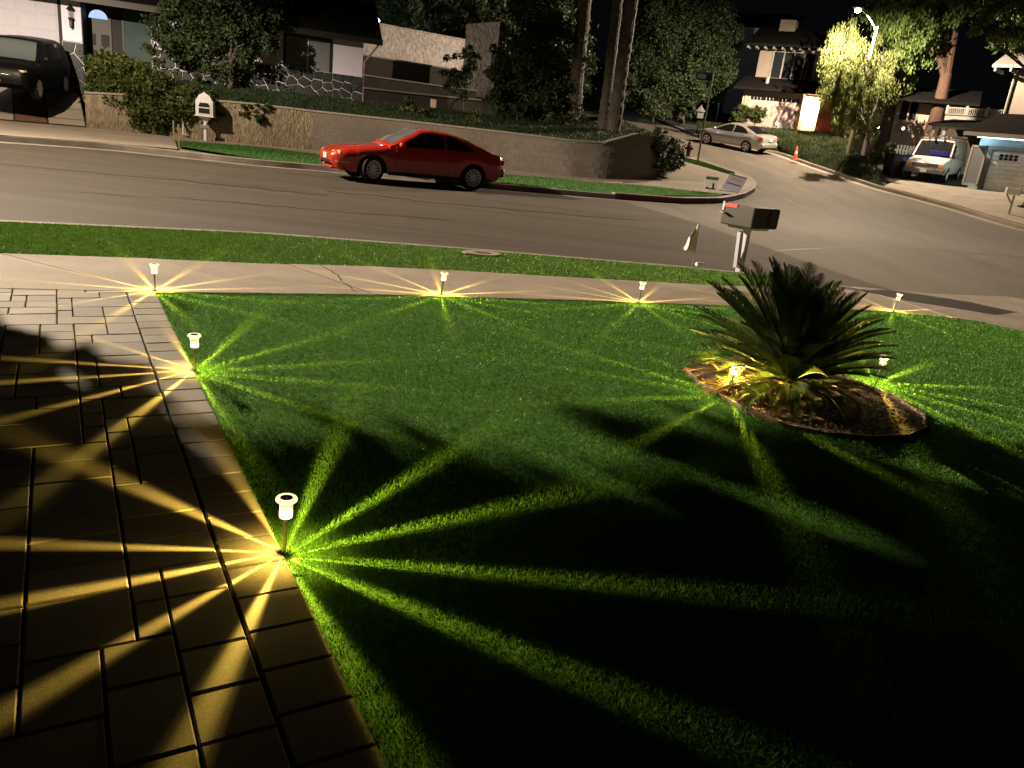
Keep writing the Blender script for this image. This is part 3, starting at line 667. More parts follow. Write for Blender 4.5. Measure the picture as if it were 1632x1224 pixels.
FM = [frond_mesh(1.0, b_, [MT['rachis'], MT['frond']], i) for i, b_ in enumerate((.25, .4, .6, .85, 1.1))]
DM = [frond_mesh(1.0, b_, [MT['cream'], MT['deadfrond']], 20 + i, 34) for i, b_ in enumerate((.5, .9))]
rnd = random.Random(11)
def put_frond(me, az, el, L, z=.22, roll=0.0):
    o = link('frond', me, palm)
    R = Matrix.Rotation(az, 4, 'Z') @ Matrix.Rotation(-el, 4, 'Y') @ Matrix.Rotation(roll, 4, 'X')
    o.matrix_local = Matrix.Translation((math.cos(az) * .05, math.sin(az) * .05, z)) @ R @ Matrix.Diagonal((L, L * .95, L, 1)); return o
for k in range(120):
    u = k / 120; az = k * 2.39996 + rnd.uniform(-.2, .2)
    el = rad(86 - 70 * u ** .9 + rnd.uniform(-5, 5)); L = (.68 + .12 * math.sin(PI * min(1, u + .12))) * rnd.uniform(.9, 1.08)
    L *= .95 - .10 * math.cos(az)
    put_frond(FM[min(4, int(u * 2.2 + rnd.random() * 1.2))], az, el, L, .24 - .12 * u, rnd.uniform(-.25, .25))
for k in range(26): put_frond(FM[3 + k % 2], k * 2.39996 + .5, rad(rnd.uniform(2, 24)), rnd.uniform(.38, .6), .10, rnd.uniform(-.3, .3))
for az, el, L in ((2.7, .06, .78), (2.95, .12, .72), (3.3, .02, .7), (3.6, .10, .66), (2.3, .05, .6), (4.3, .03, .5), (5.6, .02, .55), (3.05, -.02, .62)):
    put_frond(DM[rnd.randrange(2)], az, el, L, .12)

# ---- near mailbox
mp = G(1178, 432)
mbx = thing('mailbox', 'dark grey square mailbox on white post with red flag by the near kerb', 'mailbox', mp, rad(40))
MB().box(-.045, .045, -.045, .045, -.1, .66).build('post', MT['post'], mbx, bevel=.006)
mb = MB(); mb.prism([(-.05, .06), (-.14, .06), (-.20, .60), (-.13, .62)], -.03, .03, mat=Matrix.Rotation(PI / 2, 4, 'X')); mb.build('brace', MT['post'], mbx)
MB().box(-.24, .26, -.20, .20, .655, .69).build('shelf', MT['post'], mbx, bevel=.005)
MB().box(-.33, .33, -.29, .29, .692, 1.0).build('box', MT['mailbox'], mbx, bevel=.02)
do = MB().box(-.31, .31, -.304, -.2915, .71, .985).build('door', MT['mailshade'], mbx, bevel=.006)
MB().box(.02, .09, -.309, -.3045, .715, .98).build('slot', MT['dark'], do)
MB().box(-.3395, -.3315, .02, .25, .955, 1.01).build('flag', MT['redflag'], mbx, bevel=.004)
MB().box(-.340, -.3315, .252, .285, .90, 1.03).build('flag_arm', MT['post'], mbx)
MB().box(-.42, -.345, .20, .27, .86, .88).build('latch', MT['wood'], mbx)
# a rolled paper lies at the post's foot
MB().tube([(0, 0, 0), (.16, .02, 0)], .03, 10).build('paper_roll', MT['flagwhite'], None, G(1109, 424) + Vector((0, 0, .03)), .4, smooth=40)
tag(bpy.data.objects['paper_roll'], 'small white paper roll lying in the grass beside the near flag', 'newspaper')

def small_flag(loc, rotz, label, h=.62, drape=.20):
    r = thing('small_flag', label, 'flag', loc, rotz, 'small garden flags')
    MB().tube([(0, 0, -.05), (0, 0, h)], .006, 6).build('stick', MT['wood'], r)
    nx, nz = 9, 12; V = []; F = []; mi = []
    for j in range(nz + 1):
        for i in range(nx + 1):
            u, v = i / nx, j / nz
            x = u * drape * (.35 + .65 * v) + .012 * math.sin(6 * v); y = .028 * math.sin(u * 9 + 2.5 * v) * (.4 + v)
            z = h - .01 - v * .46 - u * .10 * (1 - v) * 1.5
            V.append((x, y, z))
    for j in range(nz):
        for i in range(nx):
            F.append((j * (nx + 1) + i, j * (nx + 1) + i + 1, (j + 1) * (nx + 1) + i + 1, (j + 1) * (nx + 1) + i))
            mi.append(1 if (j < 5 and i > 3 and (i + j) % 3 != 0) else (2 if (i == 5 and j > 5) else 0))
    link('cloth', npmesh('cloth', V, F, [MT['flagwhite'], MT['flagblue'], MT['flagred']], mi), r); return r
small_flag(G(1103, 424), rad(172), 'small drooping white and blue flag on a stick near the grey mailbox', .70, .20)

# ---- octagonal meter box in the parkway turf
ub = thing('utility_box', 'octagonal concrete utility cover with iron lid set in the turf strip', 'utility cover', G(768, 405), rad(25))
oc = [(.30 * math.cos(PI / 8 + k * PI / 4) * 1.0, .21 * math.sin(PI / 8 + k * PI / 4)) for k in range(8)]
MB().prism(oc, -.05, .022).build('collar', MT['concrete'], ub, bevel=.006)
MB().box(-.11, .11, -.08, .08, .0225, .028).build('lid', MT['lidmetal'], ub)
# ---- stray dry leaves on the lawn
for k, (px, py, lab) in enumerate(((470, 903, 'curled dry leaf beside the nearest path light'), (828, 642, 'tan dry leaf on the middle of the lawn'), (1196, 1198, 'lone dry leaf at the dark lower edge of the lawn'), (990, 683, 'small dry leaf on the lawn left of the palm bed'), (1322, 750, 'dry leaf on the lawn below the palm bed'))):
    p = G(px, py); mb = MB(); mb.add([(-.022, 0, .0), (0, -.010, .008), (.024, 0, .002), (0, .011, .010)], [(0, 1, 2, 3)])
    o = mb.build('fallen_leaf', MT['dryleaf'], None, p + Vector((0, 0, .022)), k * 1.7); tag(o, lab, 'leaf', 'fallen leaves')

# ================================================================== TREES
def leaf_cloud(lobes, n, size, shell=.55, seed=0, droop=0.0, asp=.5, sub=0):
    rs = np.random.RandomState(seed); wts = np.array([l[3] * l[4] * l[5] for l in lobes]) ** .8; wts /= wts.sum()
    idx = rs.choice(len(lobes), n, p=wts); Lb = np.array(lobes)[idx]
    if sub:                                                     # gather leaves into twigs
        K = max(8, n // sub); ti = rs.choice(len(lobes), K, p=wts); TB = np.array(lobes)[ti]
        d = rs.normal(size=(K, 3)); d /= np.linalg.norm(d, axis=1)[:, None]; r = shell + (1 - shell) * rs.rand(K) ** .6
        r *= 1 + .16 * rs.normal(size=K)
        C = TB[:, :3] + d * r[:, None] * TB[:, 3:]; pick = rs.randint(0, K, n)
        tr = TB[pick][:, 3:].min(1) * .20
        P = C[pick] + rs.normal(size=(n, 3)) * tr[:, None] * np.array([1, 1, .75]) * .75
        if droop: P[:, 2] -= np.abs(rs.rand(n)) ** 1.5 * droop
    else:
        d = rs.normal(size=(n, 3)); d /= np.linalg.norm(d, axis=1)[:, None]; r = shell + (1 - shell) * rs.rand(n) ** .6
        P = Lb[:, :3] + d * r[:, None] * Lb[:, 3:]
    a = rs.normal(size=(n, 3)); 
    if droop: a[:, 2] = -np.abs(a[:, 2]) - 1.6
    a /= np.linalg.norm(a, axis=1)[:, None]; b = np.cross(a, rs.normal(size=(n, 3))); b /= np.linalg.norm(b, axis=1)[:, None] + 1e-9
    s = (size * rs.uniform(.6, 1.35, n))[:, None]
    V = np.empty((n * 4, 3)); V[0::4] = P - a * s * .5; V[1::4] = P + b * s * asp * .5; V[2::4] = P + a * s * .5; V[3::4] = P - b * s * asp * .5
    return V, np.arange(n * 4).reshape(n, 4)
def tree(name, label, base, lobes, n, size, leaf, bark, tr, cat='tree', group=None, droop=0.0, asp=.5, sub=110, seed=1, fork=.45, lean=(0, 0), limbs=True):
    base = Vector(base); r = thing(name, label, cat, base, group=group)
    L = [(l[0] - base.x, l[1] - base.y, l[2] - base.z, l[3], l[4], l[5]) for l in lobes]
    if limbs:
        cz = sum(l[2] for l in L) / len(L); fz = max(.3, cz * fork); mb = MB(); rn = random.Random(seed)
        top = Vector((lean[0], lean[1], fz))
        mb.tube([(0, 0, -.3), (0, 0, .05), top * .5 + Vector((rn.gauss(0, .05), rn.gauss(0, .05), 0)), top], [tr * 1.35, tr * 1.1, tr * .9, tr * .75], 10)
        for l in L:
            e = Vector(l[:3]); m1 = top.lerp(e, .5) + Vector((rn.gauss(0, .15), rn.gauss(0, .15), l[5] * .15))
            mb.tube([top - Vector((0, 0, tr * .6)), m1, e], [tr * .6, tr * .32, tr * .10], 7)
            for q in range(4):
                f = e + Vector((rn.uniform(-1, 1) * l[3] * .8, rn.uniform(-1, 1) * l[4] * .8, rn.uniform(-.6, .9) * l[5] * .8))
                mb.tube([m1.lerp(e, rn.random()), (m1 + f) / 2 + Vector((0, 0, .1)), f], [tr * .2, tr * .11, tr * .04], 5)
        mb.build('trunk', bark, r, smooth=50)
    V, F = leaf_cloud(L, n, size, .5, seed, droop, asp, sub)
    link('crown', npmesh('crown', V, F, leaf), r); return r
def lob(px, py, Y, r, ry=None, flat=1.0):
    p = A(px, py, Y); R = r * Y / FPX; return (p.x, p.y, p.z, R, (ry or R), R * flat)
# parkway tree just outside the left edge; it shades the near half of the lawn
tree('parkway_tree', 'leafy street tree past the left edge that shades the lawn', (-10.4, 6.2, 0),
     [(-9.5, 10.75, 3.75, .7, .85, .5), (-9.5, 11.25, 4.12, .7, .85, .5), (-9.5, 11.9, 4.62, .7, .9, .42), (-9.5, 12.2, 4.36, .7, .42, .26), (-9.5, 13.02, 4.56, .7, .5, .15), (-9.5, 12.6, 4.46, .7, .45, .16), (-9.6, 11.2, 4.9, .9, 1.0, .6), (-9.8, 10.3, 4.5, .9, 1.0, .8),
      (-10.2, 9.0, 5.0, 1.5, 1.5, 1.2), (-10.4, 7.2, 4.6, 1.7, 1.7, 1.5), (-10.6, 5.4, 4.4, 1.6, 1.4, 1.3)], 60000, .19, MT['leaf_mid'], MT['bark'], .17, sub=26, seed=4, asp=.55)
# ================================================================== VEHICLES
def interp(tab, x):
    if x <= tab[0][0]: return tab[0][1]
    for (a, va), (b_, vb) in zip(tab, tab[1:]):
        if x <= b_:
            f = (x - a) / (b_ - a); f = f * f * (3 - 2 * f) * .35 + f * .65; return va + (vb - va) * f
    return tab[-1][1]
class Car:
    def __init__(s, name, label, cat, loc, heading, P, paint, slope=None, group='parked vehicles'):
        s.P = P; s.r = thing(name, label, cat, loc, heading, group)
        if slope: s.r.rotation_euler = (slope[0], slope[1], heading)
        s.paint = paint; s.body(); s.cabin(); s.wheels()
    def lo(s, x):
        P = s.P; z = interp(P['low'], x)
        for cx in P['wx']:
            q = P['arch'] ** 2 - (x - cx) ** 2
            if q > 0: z = max(z, P['R'] + math.sqrt(q) - .02)
        return z
    def side_y(s, x, z):                         # half width of the lower body at a height
        P = s.P; w_ = interp(P['w'], x); zb = interp(P['belt'], x); z0 = interp(P['low'], x); t = max(0, min(1, (z - z0) / max(zb - z0, .01)))
        return w_ * (.93 + .07 * math.sin(min(1, t * 1.25) * PI / 2)) if t < .8 else w_ * (1.0 - .055 * ((t - .8) / .2) ** 2)
    def body(s):
        P = s.P; xs = set(np.linspace(P['x0'], P['x1'], 64).tolist())
        for cx in P['wx']:
            for k in range(-8, 9): xs.add(cx + P['arch'] * math.sin(k / 8 * PI / 2) * .999)
        xs = sorted(xs); V = []; F = []; NR = 9
        for x in xs:
            lo = s.lo(x); zb = interp(P['belt'], x); zt = interp(P['top'], x); w_ = interp(P['w'], x); half = []
            lo = min(lo, zb - .04)
            for t in (0, .25, .5, .75, 1.0): z = lo + (zb - lo) * t; half.append((s.side_y(x, z), z))
            crown = zt - zb
            half += [(w_ * .86, zb + crown * .45 + .012), (w_ * .66, zb + crown * .8 + .006), (w_ * .36, zt - .004), (0, zt)]
            for y, z in half: V.append((x, y, z))
            for y, z in half[-2::-1]: V.append((x, -y, z))
        k = 2 * NR - 1
        for i in range(len(xs) - 1):
            for j in range(k - 1): F.append((i * k + j, i * k + j + 1, (i + 1) * k + j + 1, (i + 1) * k + j))
        F += [tuple(range(k)), tuple(range((len(xs) - 1) * k, len(xs) * k))]
        mb = MB(); mb.add(V, F); s.bo = mb.build('body', s.paint, s.r, smooth=38)
        mb = MB(); mb.box(P['x0'] + .25, P['x1'] - .25, -interp(P['w'], 0) * .86, interp(P['w'], 0) * .86, interp(P['low'], 0) + .02, interp(P['belt'], 0) - .25); mb.build('underbody', MT['dark'], s.r)
    def cab(s, x):
        P = s.P; zb = interp(P['belt'], x) + interp(P.get('sill', [(0, 0)]), x); zr = max(interp(P['roof'], x), zb + .004); wb = interp(P['w'], x) * .945; wr = interp(P['wr'], x)
        f = min(1, (zr - zb) / P['gh']); wr = wb + (wr - wb) * f; return zb, zr, wb, wr
    def cab_y(s, x, z):
        zb, zr, wb, wr = s.cab(x); t = max(0, min(1, (z - zb) / max(zr - .05 - zb, .01))); return wb + (wr - wb) * t
    def cabin(s):
        P = s.P; xs = np.linspace(P['roof'][0][0], P['roof'][-1][0], 44); V = []; F = []
        for x in xs:
            zb, zr, wb, wr = s.cab(x); sh = min(.05, (zr - zb) * .3)
            half = [(wb, zb - .02), (wb + (wr - wb) * .5, zb + (zr - sh - zb) * .5), (wr, zr - sh), (wr * .93, zr - sh * .35), (wr * .7, zr - sh * .05), (wr * .35, zr + .012), (0, zr + .015)]
            for y, z in half: V.append((x, y, z))
            for y, z in half[-2::-1]: V.append((x, -y, z))
        k = 13
        for i in range(len(xs) - 1):
            for j in range(k - 1): F.append((i * k + j, i * k + j + 1, (i + 1) * k + j + 1, (i + 1) * k + j))
        F += [tuple(range(k)), tuple(range((len(xs) - 1) * k, len(xs) * k))]
        mb = MB(); mb.add(V, F); s.co = mb.build('cabin', s.paint, s.r, smooth=38)
        for sd in (-1, 1):
            for poly in P['sidewin']:            # lower and upper outline in x,z
                lo_, hi_ = poly; n = 14; V = []
                x0, x1 = lo_[0][0], lo_[-1][0]
                for i in range(n + 1):
                    x = x0 + (x1 - x0) * i / n
                    for z in (interp(lo_, x), interp(hi_, x)): V.append((x, sd * (s.cab_y(x, z) + .007), z))
                mb = MB(); mb.add(V, [(2 * i, 2 * i + 2, 2 * i + 3, 2 * i + 1) for i in range(n)]); mb.build('side_window', MT['carglass'], s.r, smooth=60)
        for nm, (xa, xb), mt in P['screens']:
            n = 8; V = []
            for i in range(n + 1):
                x = xa + (xb - xa) * i / n; zb, zr, wb, wr = s.cab(x); sgn = 1 if xb > xa else -1
                for q in (-.95, -.65, -.33, 0, .33, .65, .95):
                    zz = zr + .015 - .03 * abs(q) ** 3 if abs(q) < .7 else zr - .012 * 1
                    V.append((x + P['glx'] * (1 if xa > 0 else -1), wr * q * .96, zz + .008))
            mb = MB(); mb.add(V, [(i * 7 + j, i * 7 + j + 1, (i + 1) * 7 + j + 1, (i + 1) * 7 + j) for i in range(n) for j in range(6)]); mb.build(nm, MT[mt], s.r, smooth=60)
    def wheels(s):
        P = s.P; R = P['R']; tw = .19
        for cx in P['wx']:
            for sd in (-1, 1):
                yo = sd * (interp(P['w'], cx) * .985); steer = P.get('steer', 0) if cx > 0 else 0
                wl = thing('wheel', None, None); wl.parent = s.r; wl.location = (cx, yo - sd * tw / 2, R); wl.rotation_euler = (0, 0, steer)
                Mx = Matrix.Rotation(-sd * PI / 2, 4, 'X')
                rr = P['rim']
                mb = MB(); mb.lathe([(rr, -tw / 2), (R * .93, -tw / 2), (R, -tw * .36), (R, tw * .36), (R * .95, tw / 2), (rr + .012, tw / 2 + .004), (rr, tw / 2 - .01)], 28, mat=Mx, cap=False); mb.build('tyre', MT['rubber'], wl, smooth=50)
                mb = MB(); mb.lathe([(.01, tw * .20), (rr * .98, tw * .18)], 24, 1, mat=Mx, cap=False)
                mb.lathe([(rr * .90, tw * .2), (rr * .92, tw * .47), (rr, tw * .5), (rr + .006, tw * .44)], 28, 0, mat=Mx, cap=False)
                mb.lathe([(.03, tw * .20), (.045, tw * .44), (.02, tw * .47), (.001, tw * .47)], 14, 0, mat=Mx, cap=False)
                ns = P['spokes']
                for q in range(ns):
                    a = 2 * PI * q / ns; R2 = Mx @ Matrix.Rotation(a, 4, 'Z'); sw = P['sw']
                    mb.add([(.03, -sw * .7, tw * .44), (rr * .92, -sw, tw * .46), (rr * .92, sw, tw * .46), (.03, sw * .7, tw * .44), (.03, -sw * .7, tw * .3), (rr * .92, -sw, tw * .3), (rr * .92, sw, tw * .3), (.03, sw * .7, tw * .3)],
                           [(0, 1, 2, 3), (0, 4, 5, 1), (3, 2, 6, 7)], 0, R2)
                mb.build('rim', [MT['rim'], MT['rimd']], wl, smooth=40)
    def patch(s, name, x0, x1, z0, z1, mat, sides=(-1, 1), off=.006, n=6, cabin=False, th=None):
        f = s.cab_y if cabin else s.side_y
        for sd in sides:
            mb = MB(); V = []
            for i in range(n + 1):
                x = x0 + (x1 - x0) * i / n
                for z in (z0, z1): V.append((x, sd * (f(x, z) + off), z))
            mb.add(V, [(2 * i, 2 * i + 2, 2 * i + 3, 2 * i + 1) for i in range(n)]); mb.build(name, mat, s.r, smooth=60)
    def seam(s, x0, x1, z0, z1, sides=(-1, 1), wd=.010):        # door gap
        for sd in sides:
            mb = MB(); n = 8
            for i in range(n):
                pa = []
                for t in (i / n, (i + 1) / n):
                    x = x0 + (x1 - x0) * t; z = z0 + (z1 - z0) * t; pa.append((x, z))
                (xa, za), (xb, zb_) = pa; dx, dz = (wd, 0) if abs(z1 - z0) > abs(x1 - x0) else (0, wd)
                mb.add([(xa, sd * (s.side_y(xa, za) + .003), za), (xa + dx, sd * (s.side_y(xa, za) + .003), za + dz), (xb + dx, sd * (s.side_y(xb, zb_) + .003), zb_ + dz), (xb, sd * (s.side_y(xb, zb_) + .003), zb_)], [(0, 1, 2, 3)])
            mb.build('door_gap', MT['black'], s.r)
    def block(s, name, mat, x0, x1, y0, y1, z0, z1, both=False, bevel=.015, rotz=0.0):
        for sd in ((-1, 1) if both else (1,)):
            cx, cy = (x0 + x1) / 2, (y0 + y1) / 2 * sd
            mb = MB(); mb.box(x0 - cx, x1 - cx, -(y1 - y0) / 2, (y1 - y0) / 2, z0, z1); mb.build(name, mat, s.r, (cx, cy, 0), rotz * sd, bevel=bevel, smooth=40)

# ---- red coupe (origin midway between the axles)
redP = dict(x0=-2.13, x1=2.20, wx=(1.285, -1.285), R=.305, arch=.355, rim=.205, spokes=12, sw=.017, steer=rad(20), glx=.0, gh=.5,
    low=[(-2.13, .42), (-1.95, .26), (-1.6, .22), (1.6, .20), (2.0, .22), (2.15, .27), (2.2, .36)],
    belt=[(-2.13, .78), (-2.02, .88), (-1.5, .885), (-.6, .86), (.3, .83), (.9, .79), (1.4, .745), (1.85, .69), (2.1, .635), (2.2, .57)],
    top=[(-2.13, .80), (-2.0, .905), (-1.5, .93), (-.6, .92), (.5, .92), (.85, .885), (1.3, .84), (1.75, .775), (2.05, .70), (2.2, .61)],
    w=[(-2.13, .66), (-2.02, .76), (-1.7, .82), (-1.2, .85), (0, .85), (1.2, .85), (1.6, .82), (1.9, .775), (2.08, .71), (2.2, .60)],
    roof=[(-1.85, .90), (-1.45, 1.06), (-1.0, 1.215), (-.55, 1.295), (-.15, 1.315), (.12, 1.285), (.45, 1.13), (.80, .93), (.88, .885)],
    wr=[(-1.85, .62), (-1.0, .56), (-.3, .575), (.3, .60), (.9, .66)],
    sidewin=[([(-.50, .90), (.62, .87)], [(-.50, 1.235), (-.10, 1.255), (.08, 1.225), (.35, 1.075), (.62, .885)]),
             ([(-1.30, .915), (-.56, .90)], [(-1.30, .925), (-1.0, 1.10), (-.75, 1.19), (-.56, 1.228)])],
    screens=[('windscreen', (.14, .80), 'clearglass'), ('rear_window', (-1.72, -.72), 'carglass')])
hd = rad(180 + 28)
wa, wb_ = G(600, 290, RZ), G(757, 305.5, RZ)
RCm = (wa + wb_) / 2; hv = Vector((math.cos(hd), math.sin(hd))); nv = Vector((-hv.y, hv.x))
print('wheelbase', (wa - wb_).length)
rc = Car('coupe', 'glossy red two-door coupe parked facing left at the far kerb', 'car', (RCm.x - .45, RCm.y + .6, RZ + T(RCm.x, RCm.y + .8)), hd, redP, MT['redpaint'])
rc.r.scale = (1.05, 1.05, 1.05)
rc.seam(.72, .66, .30, .82); rc.seam(-.62, -.56, .32, .86); rc.seam(.66, -.62, .29, .29)
rc.patch('side_moulding', -.62, .74, .555, .575, MT['redpaint'], off=.014); rc.patch('sill', -.90, .90, .205, .285, MT['black'], off=.004)
for sd in (-1, 1):
    for xx, yy, zz, rr in ((2.055, .665, .60, .064), (2.135, .545, .59, .062)):
        mb = MB(); mb.lathe([(rr, -.03), (rr, .012), (rr * .7, .026), (.002, .032)], 18, mat=Matrix.Translation((xx, sd * yy, zz)) @ Matrix.Rotation(sd * .78, 4, 'Z') @ Matrix.Rotation(PI / 2 - .2, 4, 'Y') @ Matrix.Diagonal((1, 1, .8, 1))); mb.build('headlight', MT['lampclear'], rc.r, smooth=50)
rc.patch('turn_signal', 1.80, 2.13, .385, .44, MT['amber'])
rc.block('grille_opening', MT['dark'], 2.085, 2.206, -.50, .50, .345, .43, bevel=.02)
rc.block('number_plate', MT['plate'], 2.205, 2.222, -.155, .155, .44, .56, bevel=.004)
rc.block('fog_light', MT['lampclear'], 2.06, 2.12, .50, .58, .275, .325, True, .012, -.5)
rc.block('bumper_lip', MT['redpaint'], 1.95, 2.19, -.50, .50, .235, .30, bevel=.03)
rc.block('rear_bumper', MT['redpaint'], -2.20, -1.98, -.70, .70, .36, .58, bevel=.06)
rc.block('tail_light', MT['redlens'], -2.12, -2.02, .42, .72, .66, .78, True, .02, .25)
rc.block('side_marker', MT['lampclear'], -2.04, -1.95, .775, .795, .55, .59, True, .006)
rc.block('door_mirror', MT['redpaint'], .55, .70, .86, 1.03, .865, .975, True, .04)
rc.block('door_handle', MT['redpaint'], -.52, -.38, .852, .872, .76, .785, True, .006)
mb = MB(); mb.tube([(-1.9, .55, .88), (-1.93, .55, 1.10)], .006, 6); mb.build('antenna', MT['galv'], rc.r)
rc.block('seat', MT['grey'], -.15, .05, .18, .55, .60, 1.10, True, .06); rc.block('sunshade', MT['blind'], .42, .60, -.45, .45, .90, .915, bevel=.01)
rc.block('mud_flap', MT['black'], -1.72, -1.69, .66, .82, .12, .32, True, .004)

# ---- silver saloon
silP = dict(x0=-2.36, x1=2.44, wx=(1.39, -1.39), R=.33, arch=.37, rim=.235, spokes=5, sw=.045, glx=0, gh=.5,
    low=[(-2.36, .45), (-2.2, .27), (2.1, .22), (2.35, .28), (2.44, .40)],
    belt=[(-2.36, .86), (-2.25, 1.0), (-1.5, .98), (0, .94), (.9, .91), (1.5, .86), (2.0, .78), (2.3, .68), (2.44, .56)],
    top=[(-2.36, .88), (-2.2, 1.06), (-1.6, 1.08), (0, 1.0), (1.0, 1.0), (1.5, .955), (2.0, .86), (2.3, .74), (2.44, .60)],
    w=[(-2.36, .70), (-2.2, .83), (-1.6, .905), (0, .91), (1.5, .905), (2.0, .83), (2.3, .68), (2.44, .5)],
    roof=[(-1.95, 1.05), (-1.4, 1.25), (-.9, 1.41), (-.3, 1.465), (.1, 1.455), (.5, 1.32), (1.1, 1.03), (1.2, .98)],
    wr=[(-1.95, .68), (-.9, .62), (.2, .63), (1.2, .72)],
    sidewin=[([(-.25, 1.0), (.95, .97)], [(-.25, 1.385), (.1, 1.375), (.35, 1.29), (.95, 1.0)]), ([(-1.30, 1.04), (-.33, 1.0)], [(-1.30, 1.10), (-1.0, 1.28), (-.7, 1.36), (-.33, 1.385)])],
    screens=[('windscreen', (.12, 1.1), 'carglass'), ('rear_window', (-1.85, -.95), 'carglass')])
sa_, sb_ = G(1134, 230.5, RZ), G(1190, 243.5, RZ)
print('silver', sa_, sb_)
SC = Vector((11.55, 48.6)); hs = rad(180 - 47)
sc_ = Car('saloon', 'silver four-door saloon parked uphill at the kerb of the side street', 'car', (SC.x, SC.y, T(SC.x, SC.y) + RZ), hs, silP, MT['silver'], slope=(-.078, -.085))
sc_.seam(1.0, .95, .34, .92); sc_.seam(-.3, -.28, .34, .95); sc_.seam(-1.15, -1.3, .55, .98); sc_.patch('side_moulding', -1.0, 1.0, .33, .36, MT['galv'], off=.008)
sc_.block('tail_light', MT['redlens'], -2.32, -2.05, .62, .86, .80, .97, True, .03, .35); sc_.block('rear_bumper', MT['silver'], -2.44, -2.1, -.78, .78, .40, .66, bevel=.08)
sc_.block('number_plate', MT['plate'], -2.40, -2.385, -.16, .16, .76, .90, bevel=.004); sc_.block('door_mirror', MT['silver'], .80, .96, .92, 1.10, .98, 1.10, True, .04)
sc_.block('door_handle', MT['chrome'], -.10, .08, .91, .935, .86, .89, True, .008); sc_.block('door_handle', MT['chrome'], -1.12, -.94, .91, .935, .88, .91, True, .008)
sc_.block('headlight', MT['lampclear'], 2.0, 2.30, .60, .72, .64, .74, True, .03, -.5)

# ---- black SUV on the neighbour's drive (front towards the street)
suvP = dict(x0=-2.3, x1=2.35, wx=(1.4, -1.4), R=.37, arch=.42, rim=.25, spokes=6, sw=.04, glx=0, gh=.6,
    low=[(-2.3, .5), (-2.1, .34), (2.1, .32), (2.35, .5)], belt=[(-2.3, 1.05), (-2.2, 1.16), (0, 1.12), (1.2, 1.08), (1.9, 1.0), (2.25, .9), (2.35, .72)],
    top=[(-2.3, 1.07), (0, 1.15), (1.1, 1.15), (1.9, 1.08), (2.25, .97), (2.35, .76)], w=[(-2.3, .82), (-2.0, .94), (1.8, .95), (2.2, .86), (2.35, .74)],
    roof=[(-2.2, 1.2), (-1.95, 1.65), (-1.4, 1.76), (.1, 1.76), (.45, 1.66), (1.15, 1.18), (1.25, 1.12)], wr=[(-2.2, .74), (0, .72), (1.25, .78)],
    sidewin=[([(-.2, 1.17), (.95, 1.15)], [(-.2, 1.64), (.3, 1.62), (.95, 1.2)]), ([(-1.3, 1.18), (-.3, 1.17)], [(-1.3, 1.62), (-.3, 1.64)])],
    screens=[('windscreen', (.35, 1.18), 'clearglass')])
sp = A(38, 150, 27.0); hS = rad(-71 - 4)
sv = Car('suv', 'black sport utility vehicle parked on the drive in front of the white garage', 'car', sp, hS, suvP, MT['suv'], slope=(0, .09))
sv.block('headlight', MT['lampclear'], 2.12, 2.28, .62, .84, .86, .93, True, .02, -.35); sv.block('grille', MT['chrome'], 2.335, 2.36, -.45, .45, .74, .78, bevel=.008)
sv.block('door_mirror', MT['suv'], .85, 1.0, .96, 1.16, 1.16, 1.32, True, .05); sv.block('number_plate', MT['grey'], 2.355, 2.37, -.16, .16, .52, .62, bevel=.004)

# ---- white work van nose-out in the right-hand drive
vanP = dict(x0=-2.8, x1=2.75, wx=(1.75, -1.65), R=.36, arch=.42, rim=.20, spokes=8, sw=.04, glx=0, gh=.85,
    low=[(-2.8, .45), (2.5, .38), (2.75, .48)], belt=[(-2.8, 1.15), (0, 1.13), (1.5, 1.12), (2.3, 1.05), (2.65, .98), (2.75, .82)],
    top=[(-2.8, 1.17), (1.5, 1.2), (1.8, 1.2), (2.4, 1.09), (2.65, 1.01), (2.75, .86)], w=[(-2.8, .97), (1.9, .98), (2.5, .95), (2.75, .90)],
    roof=[(-2.78, 1.9), (-2.6, 2.05), (.7, 2.06), (1.0, 1.98), (1.75, 1.24), (1.85, 1.14)], wr=[(-2.8, .84), (.8, .83), (1.85, .88)],
    sidewin=[([(.55, 1.22), (1.45, 1.2)], [(.55, 1.86), (.95, 1.84), (1.45, 1.32)])], screens=[('windscreen', (.98, 1.78), 'carglass')])
vp = G(1470, 288, 0); hV = rad(-126)
vn = Car('van', 'white work van with amber side lights parked nose-out on the right drive', 'van', (vp.x + 1.25, vp.y + 1.6, T(vp.x, vp.y) + .10), hV, vanP, MT['vanw'], slope=(0, .05))
vn.block('grille', MT['grey'], 2.71, 2.775, -.62, .62, .72, .90, bevel=.02); vn.block('emblem', MT['chrome'], 2.776, 2.785, -.10, .10, .80, .85, bevel=.004); vn.block('emblem', MT['chrome'], 2.787, 2.792, -.045, .045, .785, .865, bevel=.004)
vn.block('headlight', MT['lampclear'], 2.71, 2.782, .64, .88, .79, .90, True, .01); vn.block('turn_signal', MT['amber'], 2.70, 2.785, .62, .90, .70, .775, True, .012)
vn.block('bumper', MT['bumper'], 2.62, 2.86, -.97, .97, .42, .66, bevel=.05); vn.block('number_plate', MT['plate'], 2.862, 2.875, -.16, .16, .46, .60, bevel=.004)
vn.block('door_mirror', MT['grey'], 1.25, 1.40, 1.0, 1.2, 1.2, 1.5, True, .03); vn.block('dashboard_cover', MT['bluecover'], 1.72, 1.80, -.1, .75, 1.30, 1.52, bevel=.02)
vn.seam(1.52, 1.52, .5, 1.1); vn.seam(.45, .45, .45, 1.1)
rk = vn.r
for k in range(3): vn.block('roof_bar', MT['galv'], -2.0 + k * 1.2, -1.96 + k * 1.2, -.85, .85, 2.10, 2.15, bevel=.005)
